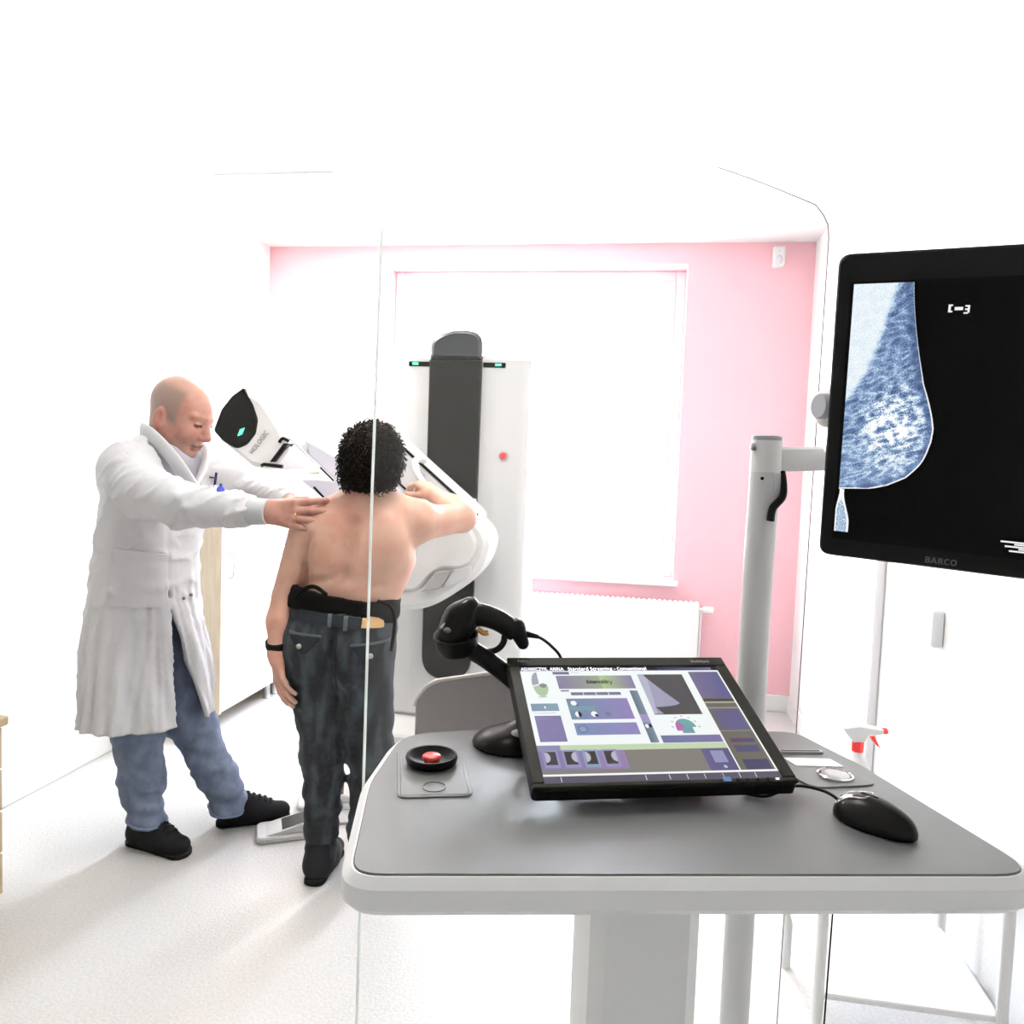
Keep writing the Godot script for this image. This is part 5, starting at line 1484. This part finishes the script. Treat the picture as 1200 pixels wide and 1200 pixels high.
	for s in [[-1.018, 0.808], [-0.794, 0.788]]:
		j.all()
		var q := j.hit(at.call(s[0], s[1]), away)
		put("button", lt([Vector2(0, 0), Vector2(0.0085, 0), Vector2(0.0085, 0.006), Vector2(0.006, 0.0085), Vector2(0, 0.009)], 14, Transform3D(Basis(Vector3(1, 0, 0), PI / 2), q + Vector3(0, 0, 0.004) - base)), mat("nickel button", lin(0.45, 0.43, 0.40), 0.35, 0.6), je)
	for s in [[-0.927, 0.922, -0.926, 0.872], [-0.875, 0.918, -0.873, 0.865]]:
		put("belt_loop", patch(j, [at.call(s[0] - 0.006, s[1]), at.call(s[0] + 0.006, s[1]), at.call(s[2] + 0.006, s[3]), at.call(s[2] - 0.006, s[3])], away, 0.008, 2, 5, base), mat("light denim stitching", lin(0.085, 0.097, 0.105), 0.9), je)
	put("seat_seam", patch(j, [at.call(-0.905, 0.87), at.call(-0.899, 0.87), at.call(-0.912, 0.66), at.call(-0.918, 0.66)], away, 0.0025, 2, 16, base), dm, je)
	put("leather_label", patch(j, [at.call(-0.826, 0.912), at.call(-0.775, 0.898), at.call(-0.772, 0.870), at.call(-0.826, 0.874)], away, 0.007, 8, 4, base), mat("tan leather", lin(0.55, 0.33, 0.14), 0.6), je)
	# ---- black garment rolled down round the waist
	var g := SDF.new()
	g.slab(Vector3(-0.992, 0.93, -2.387), Vector3(-0.880, 0.925, -2.39), 0.126, 0.124, Z, 1.04, 0.05)
	g.amp = 0.01
	g.post = func(p: Vector3, d: float) -> float:
		d += fold.get_noise_3d(p.x * 1.0, p.y * 9.0, p.z * 1.0) * 0.003
		var mid := 0.933 - 0.13 * (p.x + 0.92)
		return maxf(absf(d) - 0.007, absf(p.y - mid) - 0.031 - 0.006 * smoothstep(-0.95, -1.05, p.x) - 0.012 * smoothstep(-0.82, -0.75, p.x))
	so = Soup.new()
	so.net(g, Vector3(-1.16, 0.82, -2.56), Vector3(-0.66, 1.05, -2.20), 0.007)
	var blackc := mat("black knit cloth", lin(0.005, 0.0045, 0.004), 0.9)
	var gm := put("waist_garment", so.mesh(base), blackc, who)
	b.all()
	var strap := func(pts: Array, r: float) -> ArrayMesh: return tb(curve(pts.map(func(p): return p - base), 6), r, 8)
	put("strap", strap.call([Vector3(-0.785, 0.957, -2.285), Vector3(-0.752, 0.945, -2.300), Vector3(-0.736, 0.915, -2.305), Vector3(-0.732, 0.87, -2.300), Vector3(-0.740, 0.80, -2.295)], 0.0055), blackc, gm)
	put("strap", strap.call([Vector3(-1.045, 0.952, -2.262), Vector3(-1.012, 0.986, -2.250), Vector3(-0.975, 0.996, -2.246), Vector3(-0.938, 0.972, -2.250)], 0.0065), blackc, gm)
	# ---- wristband
	var wb := MB.new()
	wb.x = Transform3D(Basis(Vector3(1, 0, 0), 0.28).scaled(Vector3(1.0, 1.0, 1.05)), Vector3(-1.117, 0.797, -2.295) - base)
	wb.lathe([Vector2(0.034, -0.012), Vector2(0.0385, -0.012), Vector2(0.041, -0.008), Vector2(0.041, 0.008), Vector2(0.0385, 0.012), Vector2(0.034, 0.012)], 28)
	put("wristband", wb.mesh(), mat("black rubber", lin(0.008, 0.008, 0.009), 0.6), who)
	# ---- shoes
	var dk := mat("dark shoe leather", lin(0.02, 0.02, 0.022), 0.6)
	var sl := mat("dark rubber sole", lin(0.015, 0.015, 0.015), 0.8)
	shoe(who, Vector3(-0.985, 0, -2.295), Vector3(-1.005, 0, -2.54), base, dk, sl, sl)
	shoe(who, Vector3(-0.846, 0, -2.305), Vector3(-0.83, 0, -2.55), base, dk, sl, sl)
	# ---- curly hair: a cap of short coils
	var hs := SDF.new()
	hs.ell(Vector3(-0.846, 1.412, -2.372), Vector3(0.094, 0.106, 0.098), Basis(), 0.03)
	hs.ell(Vector3(-0.850, 1.345, -2.348), Vector3(0.082, 0.062, 0.066), Basis(), 0.03)
	hs.post = func(p: Vector3, d: float) -> float: return maxf(d, -(p.z + 2.452) * 1.0 - 0.0) if p.y < 1.43 else d
	so = Soup.new()
	so.net(hs, Vector3(-0.98, 1.25, -2.50), Vector3(-0.72, 1.55, -2.24), 0.008)
	var hm := mat("dark brown hair", lin(0.010, 0.007, 0.005), 0.55)
	var hair := put("hair", so.mesh(base), hm, who)
	hs.post = nothing
	hs.all()
	wb = MB.new()
	var N := 1500
	for k in N:
		var y := 1.0 - 2.0 * (k + 0.5) / N
		var a := k * 2.399963
		var rr := sqrt(1.0 - y * y)
		var d := Vector3(rr * cos(a), y, rr * sin(a))
		if d.z < -0.62 and d.y < 0.35: continue
		if d.y < -0.80: continue
		var s := hs.hit(Vector3(-0.848, 1.395, -2.368) + d * 0.2, -d, 0.25)
		var out := d
		var u := out.cross(Vector3(0.3, 1, 0.2)).normalized().rotated(out, rng.randf() * TAU)
		var w2 := out.cross(u)
		var pts := []
		var R := rng.randf_range(0.0035, 0.0065)
		var turns := rng.randf_range(1.0, 1.9)
		var tall := rng.randf_range(0.008, 0.026)
		var lean := u * rng.randf_range(-0.008, 0.008) + Vector3(0, -0.006, 0)
		var ph := rng.randf() * TAU
		for q in 11:
			var t := q / 10.0
			pts.append(s - base + out * (tall * t - 0.004) + lean * t + (u * cos(ph + TAU * turns * t) + w2 * sin(ph + TAU * turns * t)) * R)
		wb.tube(pts, [0.0019, 0.0021, 0.0021, 0.0021, 0.0021, 0.0021, 0.0021, 0.0020, 0.0018, 0.0015, 0.0008], 4, false)
	var cu := put("curls", wb.mesh(), hm, hair)
	cu.set_meta("kind", "stuff")

var coat_sd: SDF
var crease := FastNoiseLite.new()
const DF := Vector3(0.937, 0, 0.349)
const DS := Vector3(-0.349, 0, 0.937)
# height, centre x, centre z, half depth, half width of the coat
const SL := [
	[0.36, -1.694, -2.452, 0.240, 0.230], [0.43, -1.696, -2.460, 0.236, 0.228], [0.65, -1.718, -2.490, 0.202, 0.216], [0.87, -1.745, -2.520, 0.158, 0.200],
	[1.05, -1.745, -2.538, 0.146, 0.192], [1.20, -1.735, -2.556, 0.146, 0.200], [1.33, -1.722, -2.575, 0.128, 0.190], [1.40, -1.712, -2.580, 0.098, 0.140], [1.47, -1.700, -2.578, 0.066, 0.078], [1.50, -1.698, -2.576, 0.060, 0.070]]

func coat_core(p: Vector3, grow: float) -> float:
	var n := SL.size()
	var k := 0
	while k < n - 2 and p.y > SL[k + 1][0]: k += 1
	var t := clampf((p.y - SL[k][0]) / (SL[k + 1][0] - SL[k][0]), 0.0, 1.0)
	var cx := lerpf(SL[k][1], SL[k + 1][1], t)
	var cz := lerpf(SL[k][2], SL[k + 1][2], t)
	var a := lerpf(SL[k][3], SL[k + 1][3], t) + grow
	var b := lerpf(SL[k][4], SL[k + 1][4], t) + grow
	var qx := (p.x - cx) * DF.x + (p.z - cz) * DF.z
	var qz := (p.x - cx) * DS.x + (p.z - cz) * DS.z
	var u := qx / a
	var w := qz / b
	var k0 := sqrt(u * u + w * w)
	var k1 := sqrt(u * u / (a * a) + w * w / (b * b))
	if k0 < 0.05: return -minf(a, b)
	return k0 * (k0 - 1.0) / k1

func build_doctor() -> void:
	crease.seed = 12; crease.frequency = 3.2; crease.fractal_type = FastNoiseLite.FRACTAL_RIDGED; crease.fractal_octaves = 2
	var base := Vector3(-1.60, 0, -2.50)
	var who := thing("person", "bald person in a white coat and blue jeans with a hand on the patient's shoulder", "person", base)
	var sk := skin_mat()
	# ---- head, neck and hands
	var hc := Vector3(-1.634, 1.528, -2.566)
	var hf := Vector3(0.925, -0.375, 0.06).normalized()
	var hs := hf.cross(Vector3.UP).normalized()
	var hu := hs.cross(hf)
	var HB := Basis(hf, hu, hs)
	var S := 1.10
	var L := func(x: float, y: float, z: float) -> Vector3: return hc + HB * (Vector3(x, y, z) * S)
	var b := SDF.new()
	b.ell(L.call(-0.022, 0.034, 0), Vector3(0.101, 0.092, 0.077) * S, HB, 0.03)
	b.ell(L.call(0.030, 0.012, 0), Vector3(0.068, 0.085, 0.065) * S, HB, 0.03)
	b.ell(L.call(0.032, -0.048, 0), Vector3(0.058, 0.070, 0.054) * S, HB, 0.03)
	for z in [-1.0, 1.0]:
		b.cap(L.call(-0.012, -0.045, z * 0.055), L.call(0.055, -0.100, z * 0.022), 0.020 * S, 0.018 * S, 0.03)
		b.cap(L.call(0.088, 0.026, z * 0.010), L.call(0.070, 0.028, z * 0.046), 0.011 * S, 0.009 * S, 0.014)
		b.ell(L.call(0.058, -0.030, z * 0.036), Vector3(0.028, 0.026, 0.024) * S, HB, 0.025)
		b.cap(L.call(0.101, 0.004, z * 0.031), L.call(0.094, 0.002, z * 0.040), 0.012 * S, 0.010 * S, 0.012, 1)
		b.ell(L.call(0.079, 0.004, z * 0.032), Vector3(0.0125, 0.0115, 0.0135) * S, HB, 0.005)
		b.ell(L.call(0.098, -0.036, z * 0.012), Vector3(0.012, 0.009, 0.009) * S, HB, 0.008)
		# ear: shell with a hollow and a lobe
		var EB := HB.rotated(hu, z * 0.35)
		b.ell(L.call(-0.026, -0.014, z * 0.077), Vector3(0.018, 0.029, 0.0085) * S, EB, 0.006)
		b.ell(L.call(-0.020, -0.012, z * 0.088), Vector3(0.010, 0.016, 0.008) * S, EB, 0.006, 1)
		b.ell(L.call(-0.018, -0.042, z * 0.072), Vector3(0.008, 0.010, 0.006) * S, HB, 0.006)
	b.cap(L.call(0.090, 0.014, 0), L.call(0.113, -0.030, 0), 0.0095 * S, 0.0135 * S, 0.014)
	b.ell(L.call(0.070, -0.104, 0), Vector3(0.020, 0.018, 0.022) * S, HB, 0.02)
	b.cap(L.call(0.091, -0.062, -0.016), L.call(0.091, -0.062, 0.016), 0.0070 * S, 0.0070 * S, 0.008)
	b.cap(L.call(0.087, -0.076, -0.013), L.call(0.087, -0.076, 0.013), 0.0075 * S, 0.0075 * S, 0.008)
	b.cap(L.call(0.098, -0.069, -0.022), L.call(0.098, -0.069, 0.022), 0.0022 * S, 0.0022 * S, 0.004, 1)
	b.cap(L.call(-0.035, -0.05, 0), Vector3(-1.700, 1.41, -2.578), 0.060 * S, 0.066, 0.04)
	var tone := func(p: Vector3) -> Color:
		var q: Vector3 = HB.transposed() * (p - hc) / S
		var m := mott.get_noise_3dv(p * 1.6) * 0.5 + 0.5
		var c := Color(0.40, 0.205, 0.152).lerp(Color(0.385, 0.165, 0.122), smoothstep(0.35, 0.8, m))
		if (p - hc).length() > 0.22: return c
		# shaved sides and back, bare crown
		var side := smoothstep(0.040, 0.018, q.x) * smoothstep(-0.045, -0.005, q.y + 0.6 * maxf(-q.x - 0.03, 0.0)) * smoothstep(0.104, 0.075, q.y)
		var speck := mott.get_noise_3dv(p * 12.0) * 0.5 + 0.5
		c = c.lerp(Color(0.21, 0.165, 0.13), side * (0.62 + 0.3 * speck))
		c = c.lerp(Color(0.40, 0.27, 0.21), 0.6 * smoothstep(0.08, 0.11, q.y) * smoothstep(0.06, 0.0, q.x))
		# chin and lip stubble, brows, lips, eyes, ears
		var beard := smoothstep(-0.045, -0.07, q.y) * smoothstep(0.02, 0.05, q.x)
		c = c.lerp(Color(0.30, 0.215, 0.17), beard * (0.25 + 0.35 * speck))
		if q.x > 0.06 and absf(absf(q.z) - 0.030) < 0.022 and absf(q.y - 0.027) < 0.005: c = c.lerp(Color(0.26, 0.16, 0.10), 0.6)
		if q.x > 0.07 and absf(q.z) < 0.024 and absf(q.y + 0.069) < 0.010: c = c.lerp(Color(0.36, 0.14, 0.11), 0.5)
		if q.x > 0.07 and absf(q.z) < 0.026 and absf(q.y + 0.069) < 0.0022: c = Color(0.16, 0.07, 0.055)
		if q.x > 0.065 and absf(absf(q.z) - 0.032) < 0.013 and absf(q.y - 0.002) < 0.0042: c = Color(0.07, 0.045, 0.04)
		if q.x > 0.08 and absf(absf(q.z) - 0.009) < 0.004 and absf(q.y + 0.043) < 0.004: c = Color(0.13, 0.05, 0.04)
		if absf(q.z) > 0.066 and Vector2((q.x + 0.026) / 0.026, (q.y + 0.016) / 0.036).length() < 1.0: c = c.lerp(Color(0.50, 0.19, 0.14), 0.6)
		return c
	var so := Soup.new()
	so.net(b, hc - Vector3(0.17, 0.19, 0.15), hc + Vector3(0.17, 0.17, 0.15), 0.0034, tone)
	var wr := Vector3(-1.168, 1.219, -2.286)
	var h := SDF.new()
	h.cap(wr + Vector3(-0.07, 0.004, -0.008), wr, 0.034, 0.028, 0.02)
	hand(h, wr, Vector3(1.0, -0.03, -0.03), Vector3(-0.05, 0.15, 1.0), true, 1.14, [0.30, 0.26, 0.26, 0.34], 0.12, [0.85, 0.40, 0.5], 1.16)
	hand_box(so, h, wr + Vector3(-0.03, 0, 0), Vector3(1, 0, 0), tone)
	var wl := Vector3(-1.275, 1.222, -2.700)
	h = SDF.new()
	h.cap(wl + Vector3(-0.06, 0.01, -0.03), wl, 0.034, 0.028, 0.02)
	hand(h, wl, Vector3(0.85, -0.1, 0.3), Vector3(-0.2, 0.9, -0.3), false, 1.06, [0.8, 0.8, 0.8, 0.8], 0.08)
	hand_box(so, h, wl + Vector3(-0.03, 0, 0), Vector3(0.9, 0, 0.3).normalized(), tone)
	# the rest of the body, under the clothes
	h = SDF.new()
	h.slab(Vector3(-1.735, 0.95, -2.53), Vector3(-1.725, 1.26, -2.57), 0.115, 0.130, DF, 1.45, 0.05)
	h.cap(Vector3(-1.700, 1.33, -2.578), Vector3(-1.690, 1.45, -2.574), 0.07, 0.058, 0.05)
	h.cap(Vector3(-1.72, 1.33, -2.56), Vector3(-1.755, 1.315, -2.46), 0.05, 0.055, 0.04)
	h.cap(Vector3(-1.755, 1.315, -2.46), Vector3(-1.47, 1.23, -2.295), 0.052, 0.045, 0.03)
	h.cap(Vector3(-1.47, 1.23, -2.295), wr, 0.045, 0.028, 0.03)
	h.cap(Vector3(-1.70, 1.33, -2.59), Vector3(-1.655, 1.315, -2.73), 0.05, 0.055, 0.04)
	h.cap(Vector3(-1.655, 1.315, -2.73), Vector3(-1.53, 1.262, -2.83), 0.052, 0.045, 0.03)
	h.cap(Vector3(-1.53, 1.262, -2.83), wl, 0.045, 0.028, 0.03)
	h.cap(Vector3(-1.745, 0.90, -2.475), Vector3(-1.70, 0.42, -2.415), 0.062, 0.055, 0.04)
	h.cap(Vector3(-1.70, 0.42, -2.415), Vector3(-1.668, 0.09, -2.407), 0.052, 0.036, 0.03)
	h.cap(Vector3(-1.735, 0.90, -2.57), Vector3(-1.59, 0.42, -2.56), 0.062, 0.052, 0.04)
	h.cap(Vector3(-1.59, 0.42, -2.56), Vector3(-1.462, 0.09, -2.592), 0.052, 0.036, 0.03)
	so.net(h, Vector3(-1.95, 0.03, -2.95), Vector3(-1.12, 1.52, -2.2), 0.014, tone)
	put("body", so.mesh(base), sk, who)
	# ---- coat
	coat_sd = SDF.new()
	var c := coat_sd
	c.cap(Vector3(-1.715, 1.395, -2.565), Vector3(-1.765, 1.335, -2.450), 0.060, 0.083, 0.07)
	c.cap(Vector3(-1.695, 1.395, -2.600), Vector3(-1.655, 1.335, -2.740), 0.060, 0.083, 0.07)
	c.cap(Vector3(-1.765, 1.330, -2.445), Vector3(-1.63, 1.265, -2.335), 0.090, 0.083, 0.06)
	c.cap(Vector3(-1.63, 1.265, -2.335), Vector3(-1.465, 1.230, -2.290), 0.083, 0.074, 0.04)
	c.cap(Vector3(-1.465, 1.230, -2.290), Vector3(-1.252, 1.219, -2.297), 0.074, 0.060, 0.03)
	c.cap(Vector3(-1.655, 1.335, -2.740), Vector3(-1.535, 1.265, -2.835), 0.088, 0.075, 0.06)
	c.cap(Vector3(-1.535, 1.265, -2.835), Vector3(-1.330, 1.230, -2.728), 0.072, 0.056, 0.03)
	c.amp = 0.03
	var arm0 := Vector3(-1.765, 1.330, -2.445)
	c.post = func(p: Vector3, d: float) -> float:
		# sleeves, with cross folds
		var al := (p - arm0).dot(Vector3(0.90, -0.20, 0.28))
		var rr := maxf(crease.get_noise_3d(al * 2.6 - p.y * 1.8, p.y * 1.2 + al * 0.8, p.z * 0.8), 0.0)
		d -= rr * rr * 0.013 * smoothstep(-0.12, 0.05, al) - 0.003
		# cuffs end flat
		d = maxf(d, (p.x + 1.222) * 1.0 - 0.02) if p.z > -2.5 else maxf(d, (p - Vector3(-1.318, 1.23, -2.722)).dot(Vector3(0.88, -0.15, 0.45)))
		var e := coat_core(p, 0.0)
		var down := smoothstep(1.05, 0.6, p.y)
		var an := atan2((p.x + 1.74) * DS.x + (p.z + 2.52) * DS.z, (p.x + 1.74) * DF.x + (p.z + 2.52) * DF.z)
		e += fold.get_noise_3d(an * 0.9, p.y * 0.45, 5.0) * 0.026 * down
		var r2 := maxf(crease.get_noise_3d(p.x * 1.2 + p.y * 1.6 + 4.0, p.y * 1.5 - p.x, p.z * 1.2), 0.0)
		e -= r2 * r2 * 0.012 * (1.0 - 0.7 * down) - 0.003
		# gathered at the back belt
		e += 0.008 * exp(-pow((p.y - 1.035) / 0.02, 2.0)) * smoothstep(0.6, 2.0, absf(an))
		# hollow skirt, open at the front
		e = maxf(e, minf(-(coat_core(p, -0.024) + fold.get_noise_3d(an * 0.9, p.y * 0.45, 5.0) * 0.026 * down), 0.95 - p.y))
		var qs := (p.x + 1.74) * DS.x + (p.z + 2.52) * DS.z
		var qf := (p.x + 1.74) * DF.x + (p.z + 2.52) * DF.z
		var hw := 0.062 * smoothstep(0.90, 0.42, p.y) - 0.006 * smoothstep(0.88, 0.93, p.y)
		e = maxf(e, minf(hw - absf(qs - 0.012), qf))
		# seam line of the closed front
		if qf > 0.0 and p.y > 0.88: e += 0.005 * exp(-pow((qs - 0.012) / 0.006, 2.0))
		var k := 0.06
		var g := maxf(k - absf(d - e), 0.0) / k
		var r := minf(d, e) - g * g * k * 0.25
		r = maxf(r, (0.452 + 0.04 * (p.x + 1.70)) - p.y)
		# neck opening
		r = maxf(r, minf(0.080 - (p - Vector3(-1.690, 1.47, -2.572)).length(), p.y - 1.30))
		var vy := (p.y - 1.285) / 0.15
		if vy > 0.0 and p.x > -1.70: r = maxf(r, 0.006 + 0.036 * vy - absf(qs - 0.002))
		return maxf(r, p.y - 1.485)
	so = Soup.new()
	so.net(c, Vector3(-2.02, 0.42, -2.94), Vector3(-1.17, 1.50, -2.17), 0.0075)
	var cm := mat("white cotton coat", lin(0.585, 0.585, 0.60), 0.85)
	grain(cm, 0.3, 22.0, 0.6)
	var coat := put("coat", so.mesh(base), cm, who)
	c.amp = 0.0
	var view := Vector3(-0.555, 0, -0.832)
	var trim := mat("white cotton trim", lin(0.615, 0.615, 0.63), 0.85)
	grain(trim, 0.3, 22.0, 0.6)
	put("pocket", patch(c, [Vector3(-1.582, 1.063, -2.108), Vector3(-1.401, 1.036, -2.136), Vector3(-1.408, 0.858, -2.124), Vector3(-1.600, 0.874, -2.094)], view, 0.008, 14, 14, base), trim, coat)
	put("pocket_hem", patch(c, [Vector3(-1.583, 1.065, -2.108), Vector3(-1.398, 1.038, -2.136), Vector3(-1.400, 1.023, -2.135), Vector3(-1.584, 1.050, -2.107)], view, 0.012, 14, 2, base), trim, coat)
	var vee := Vector3(-1.530, 1.275, -2.470)
	put("collar", tb(curve([Vector3(-1.780, 1.462, -2.572), Vector3(-1.752, 1.470, -2.505), Vector3(-1.695, 1.452, -2.474), Vector3(-1.632, 1.405, -2.462), Vector3(-1.575, 1.34, -2.466), vee].map(func(p): return p - base), 6), 0.030, 12, Transform3D(), 0.34), trim, coat)
	put("collar", tb(curve([Vector3(-1.780, 1.462, -2.572), Vector3(-1.745, 1.470, -2.645), Vector3(-1.680, 1.452, -2.676), Vector3(-1.605, 1.405, -2.650), Vector3(-1.555, 1.34, -2.570), vee].map(func(p): return p - base), 6), 0.028, 12, Transform3D(), 0.34), trim, coat)
	var sh := SDF.new()
	sh.slab(Vector3(-1.705, 1.20, -2.572), Vector3(-1.690, 1.35, -2.570), 0.145, 0.120, DF, 1.15, 0.04)
	sh.cap(Vector3(-1.695, 1.37, -2.575), Vector3(-1.683, 1.438, -2.570), 0.082, 0.074, 0.03)
	sh.post = func(p: Vector3, d: float) -> float: return maxf(d, p.y - 1.443 + 0.35 * (p.x + 1.69))
	so = Soup.new()
	so.net(sh, Vector3(-1.86, 1.06, -2.74), Vector3(-1.54, 1.50, -2.42), 0.007)
	put("shirt", so.mesh(base), mat("lilac grey shirt", lin(0.40, 0.385, 0.44), 0.9), who)
	c.all()
	for q in [Vector3(-1.348, 1.409, -2.219), Vector3(-1.368, 0.878, -2.182), Vector3(-1.342, 0.885, -2.187)]:
		var o := c.hit(q, view)
		put("snap_button", lt([Vector2(0, 0), Vector2(0.006, 0), Vector2(0.006, 0.003), Vector2(0.004, 0.0045), Vector2(0, 0.005)], 12, Transform3D(Basis(Quaternion(Vector3.UP, -view)), o - view * 0.006 - base)), mat("grey snap", lin(0.18, 0.18, 0.20), 0.4, 0.3), coat)
	# shirt cuffs
	var cuff := mat("grey striped shirt cuff", lin(0.50, 0.52, 0.53), 0.9)
	put("shirt_cuff", tb([Vector3(-1.25, 1.219, -2.296) - base, Vector3(-1.215, 1.219, -2.293) - base, Vector3(-1.152, 1.219, -2.286) - base], [0.047, 0.045, 0.041], 24), cuff, who)
	put("shirt_cuff", tb([Vector3(-1.34, 1.231, -2.733) - base, Vector3(-1.285, 1.224, -2.705) - base], [0.046, 0.041], 20), cuff, who)
	# wedding ring
	var rg := MB.new()
	var ring := []
	for k in 19:
		var a := TAU * k / 18.0
		ring.append(Vector3(-1.055, 1.2085, -2.279) + Vector3(0.0, cos(a), sin(a)) * 0.0138 - base)
	rg.tube(ring, 0.0016, 6, false)
	put("finger_ring", rg.mesh(), mat("gold ring", lin(0.8, 0.55, 0.22), 0.25, 1.0), who)
	# ---- jeans
	var j := SDF.new()
	j.cap(Vector3(-1.745, 0.86, -2.465), Vector3(-1.700, 0.42, -2.415), 0.086, 0.080, 0.04)
	j.cap(Vector3(-1.700, 0.42, -2.415), Vector3(-1.658, 0.10, -2.405), 0.080, 0.066, 0.04)
	j.cap(Vector3(-1.730, 0.86, -2.58), Vector3(-1.590, 0.42, -2.560), 0.086, 0.078, 0.04)
	j.cap(Vector3(-1.590, 0.42, -2.560), Vector3(-1.450, 0.115, -2.590), 0.080, 0.068, 0.04)
	j.cap(Vector3(-1.745, 0.90, -2.475), Vector3(-1.735, 0.90, -2.57), 0.09, 0.09, 0.05)
	j.amp = 0.02
	j.post = func(p: Vector3, d: float) -> float:
		var low := smoothstep(0.55, 0.12, p.y)
		d += fold.get_noise_3d(p.x * 1.0 + p.y * 0.8, p.y * 2.6, p.z * 1.0) * (0.010 + 0.012 * low)
		return maxf(d, (0.082 - 0.10 * (p.x + 1.6)) - p.y)
	var denim := cloth("light blue denim")
	grain(denim, 0.35, 26.0, 1.2)
	var wash := func(p: Vector3) -> Color:
		var m := mott.get_noise_3d(p.x * 1.2, p.y * 0.7, p.z * 1.2) * 0.5 + 0.5
		var s := mott.get_noise_3dv(p * 6.0) * 0.5 + 0.5
		return Color(0.115, 0.145, 0.215).lerp(Color(0.200, 0.245, 0.330), clampf(smoothstep(0.3, 0.8, m) * 0.7 + (s - 0.5) * 0.35, 0.0, 1.0))
	so = Soup.new()
	so.net(j, Vector3(-1.90, 0.04, -2.75), Vector3(-1.34, 1.02, -2.28), 0.009, wash)
	var je := put("jeans", so.mesh(base), denim, who)
	j.amp = 0.0
	for s in [[Vector3(-1.658, 0.10, -2.405), 0.068], [Vector3(-1.452, 0.105, -2.590), 0.070]]:
		var hem := []
		for k in 25:
			var a := TAU * k / 24.0
			var q: Vector3 = s[0] + Vector3(cos(a), 0, sin(a)) * 0.12
			q.y = 0.098 - 0.10 * (q.x + 1.6)
			j.all()
			q = j.hit(q, -Vector3(cos(a), 0, sin(a)), 0.1)
			hem.append(q - base)
		var hb := MB.new()
		hb.tube(hem, 0.0045, 6, false)
		put("hem", hb.mesh(), mat("denim hem", lin(0.15, 0.19, 0.28), 0.9), je)
	# ---- shoes
	var up := mat("black suede", lin(0.010, 0.010, 0.011), 0.75)
	var sl := mat("black rubber sole", lin(0.008, 0.008, 0.008), 0.7)
	shoe(who, Vector3(-1.735, 0, -2.425), Vector3(-1.470, 0, -2.375), base, up, sl, up)
	shoe(who, Vector3(-1.505, 0, -2.605), Vector3(-1.268, 0, -2.740), base, up, sl, up)

func build_small_things() -> void:
	# pen and badge clip in the doctor's breast pocket
	var view := Vector3(-0.555, 0, -0.832)
	coat_sd.all()
	var pen := thing("pen", "dark blue pen clipped in the breast pocket of the white coat", "pen", coat_sd.hit(Vector3(-1.304, 1.306, -2.270), view) - view * 0.012)
	put("barrel", tb([Vector3(0.004, -0.03, 0), Vector3(0.010, 0.022, 0)], 0.0045, 10), mat("navy plastic", lin(0.02, 0.025, 0.12), 0.35), pen)
	put("clip", tb([Vector3(-0.016, 0.004, 0.008), Vector3(0.010, 0.002, 0.008)], 0.0035, 8), mat("dark steel clip", lin(0.08, 0.09, 0.13), 0.35, 0.5), pen)
	var bad := thing("badge_reel", "round blue badge reel hanging below the pen on the white coat", "badge", coat_sd.hit(Vector3(-1.308, 1.284, -2.268), view) - view * 0.012)
	put("disc", lt([Vector2(0, -0.004), Vector2(0.0125, -0.004), Vector2(0.0135, 0.0), Vector2(0.011, 0.004), Vector2(0, 0.005)], 22, Transform3D(Basis(Quaternion(Vector3.UP, -view)), Vector3.ZERO)), mat("blue badge plastic", lin(0.10, 0.13, 0.62), 0.3), bad)
	put("clip", span(Vector3(-0.004, 0.008, -0.003), Vector3(0.004, 0.02, 0.003), 0.001), mat("dark steel clip", lin(0.08, 0.09, 0.13), 0.35, 0.5), bad)
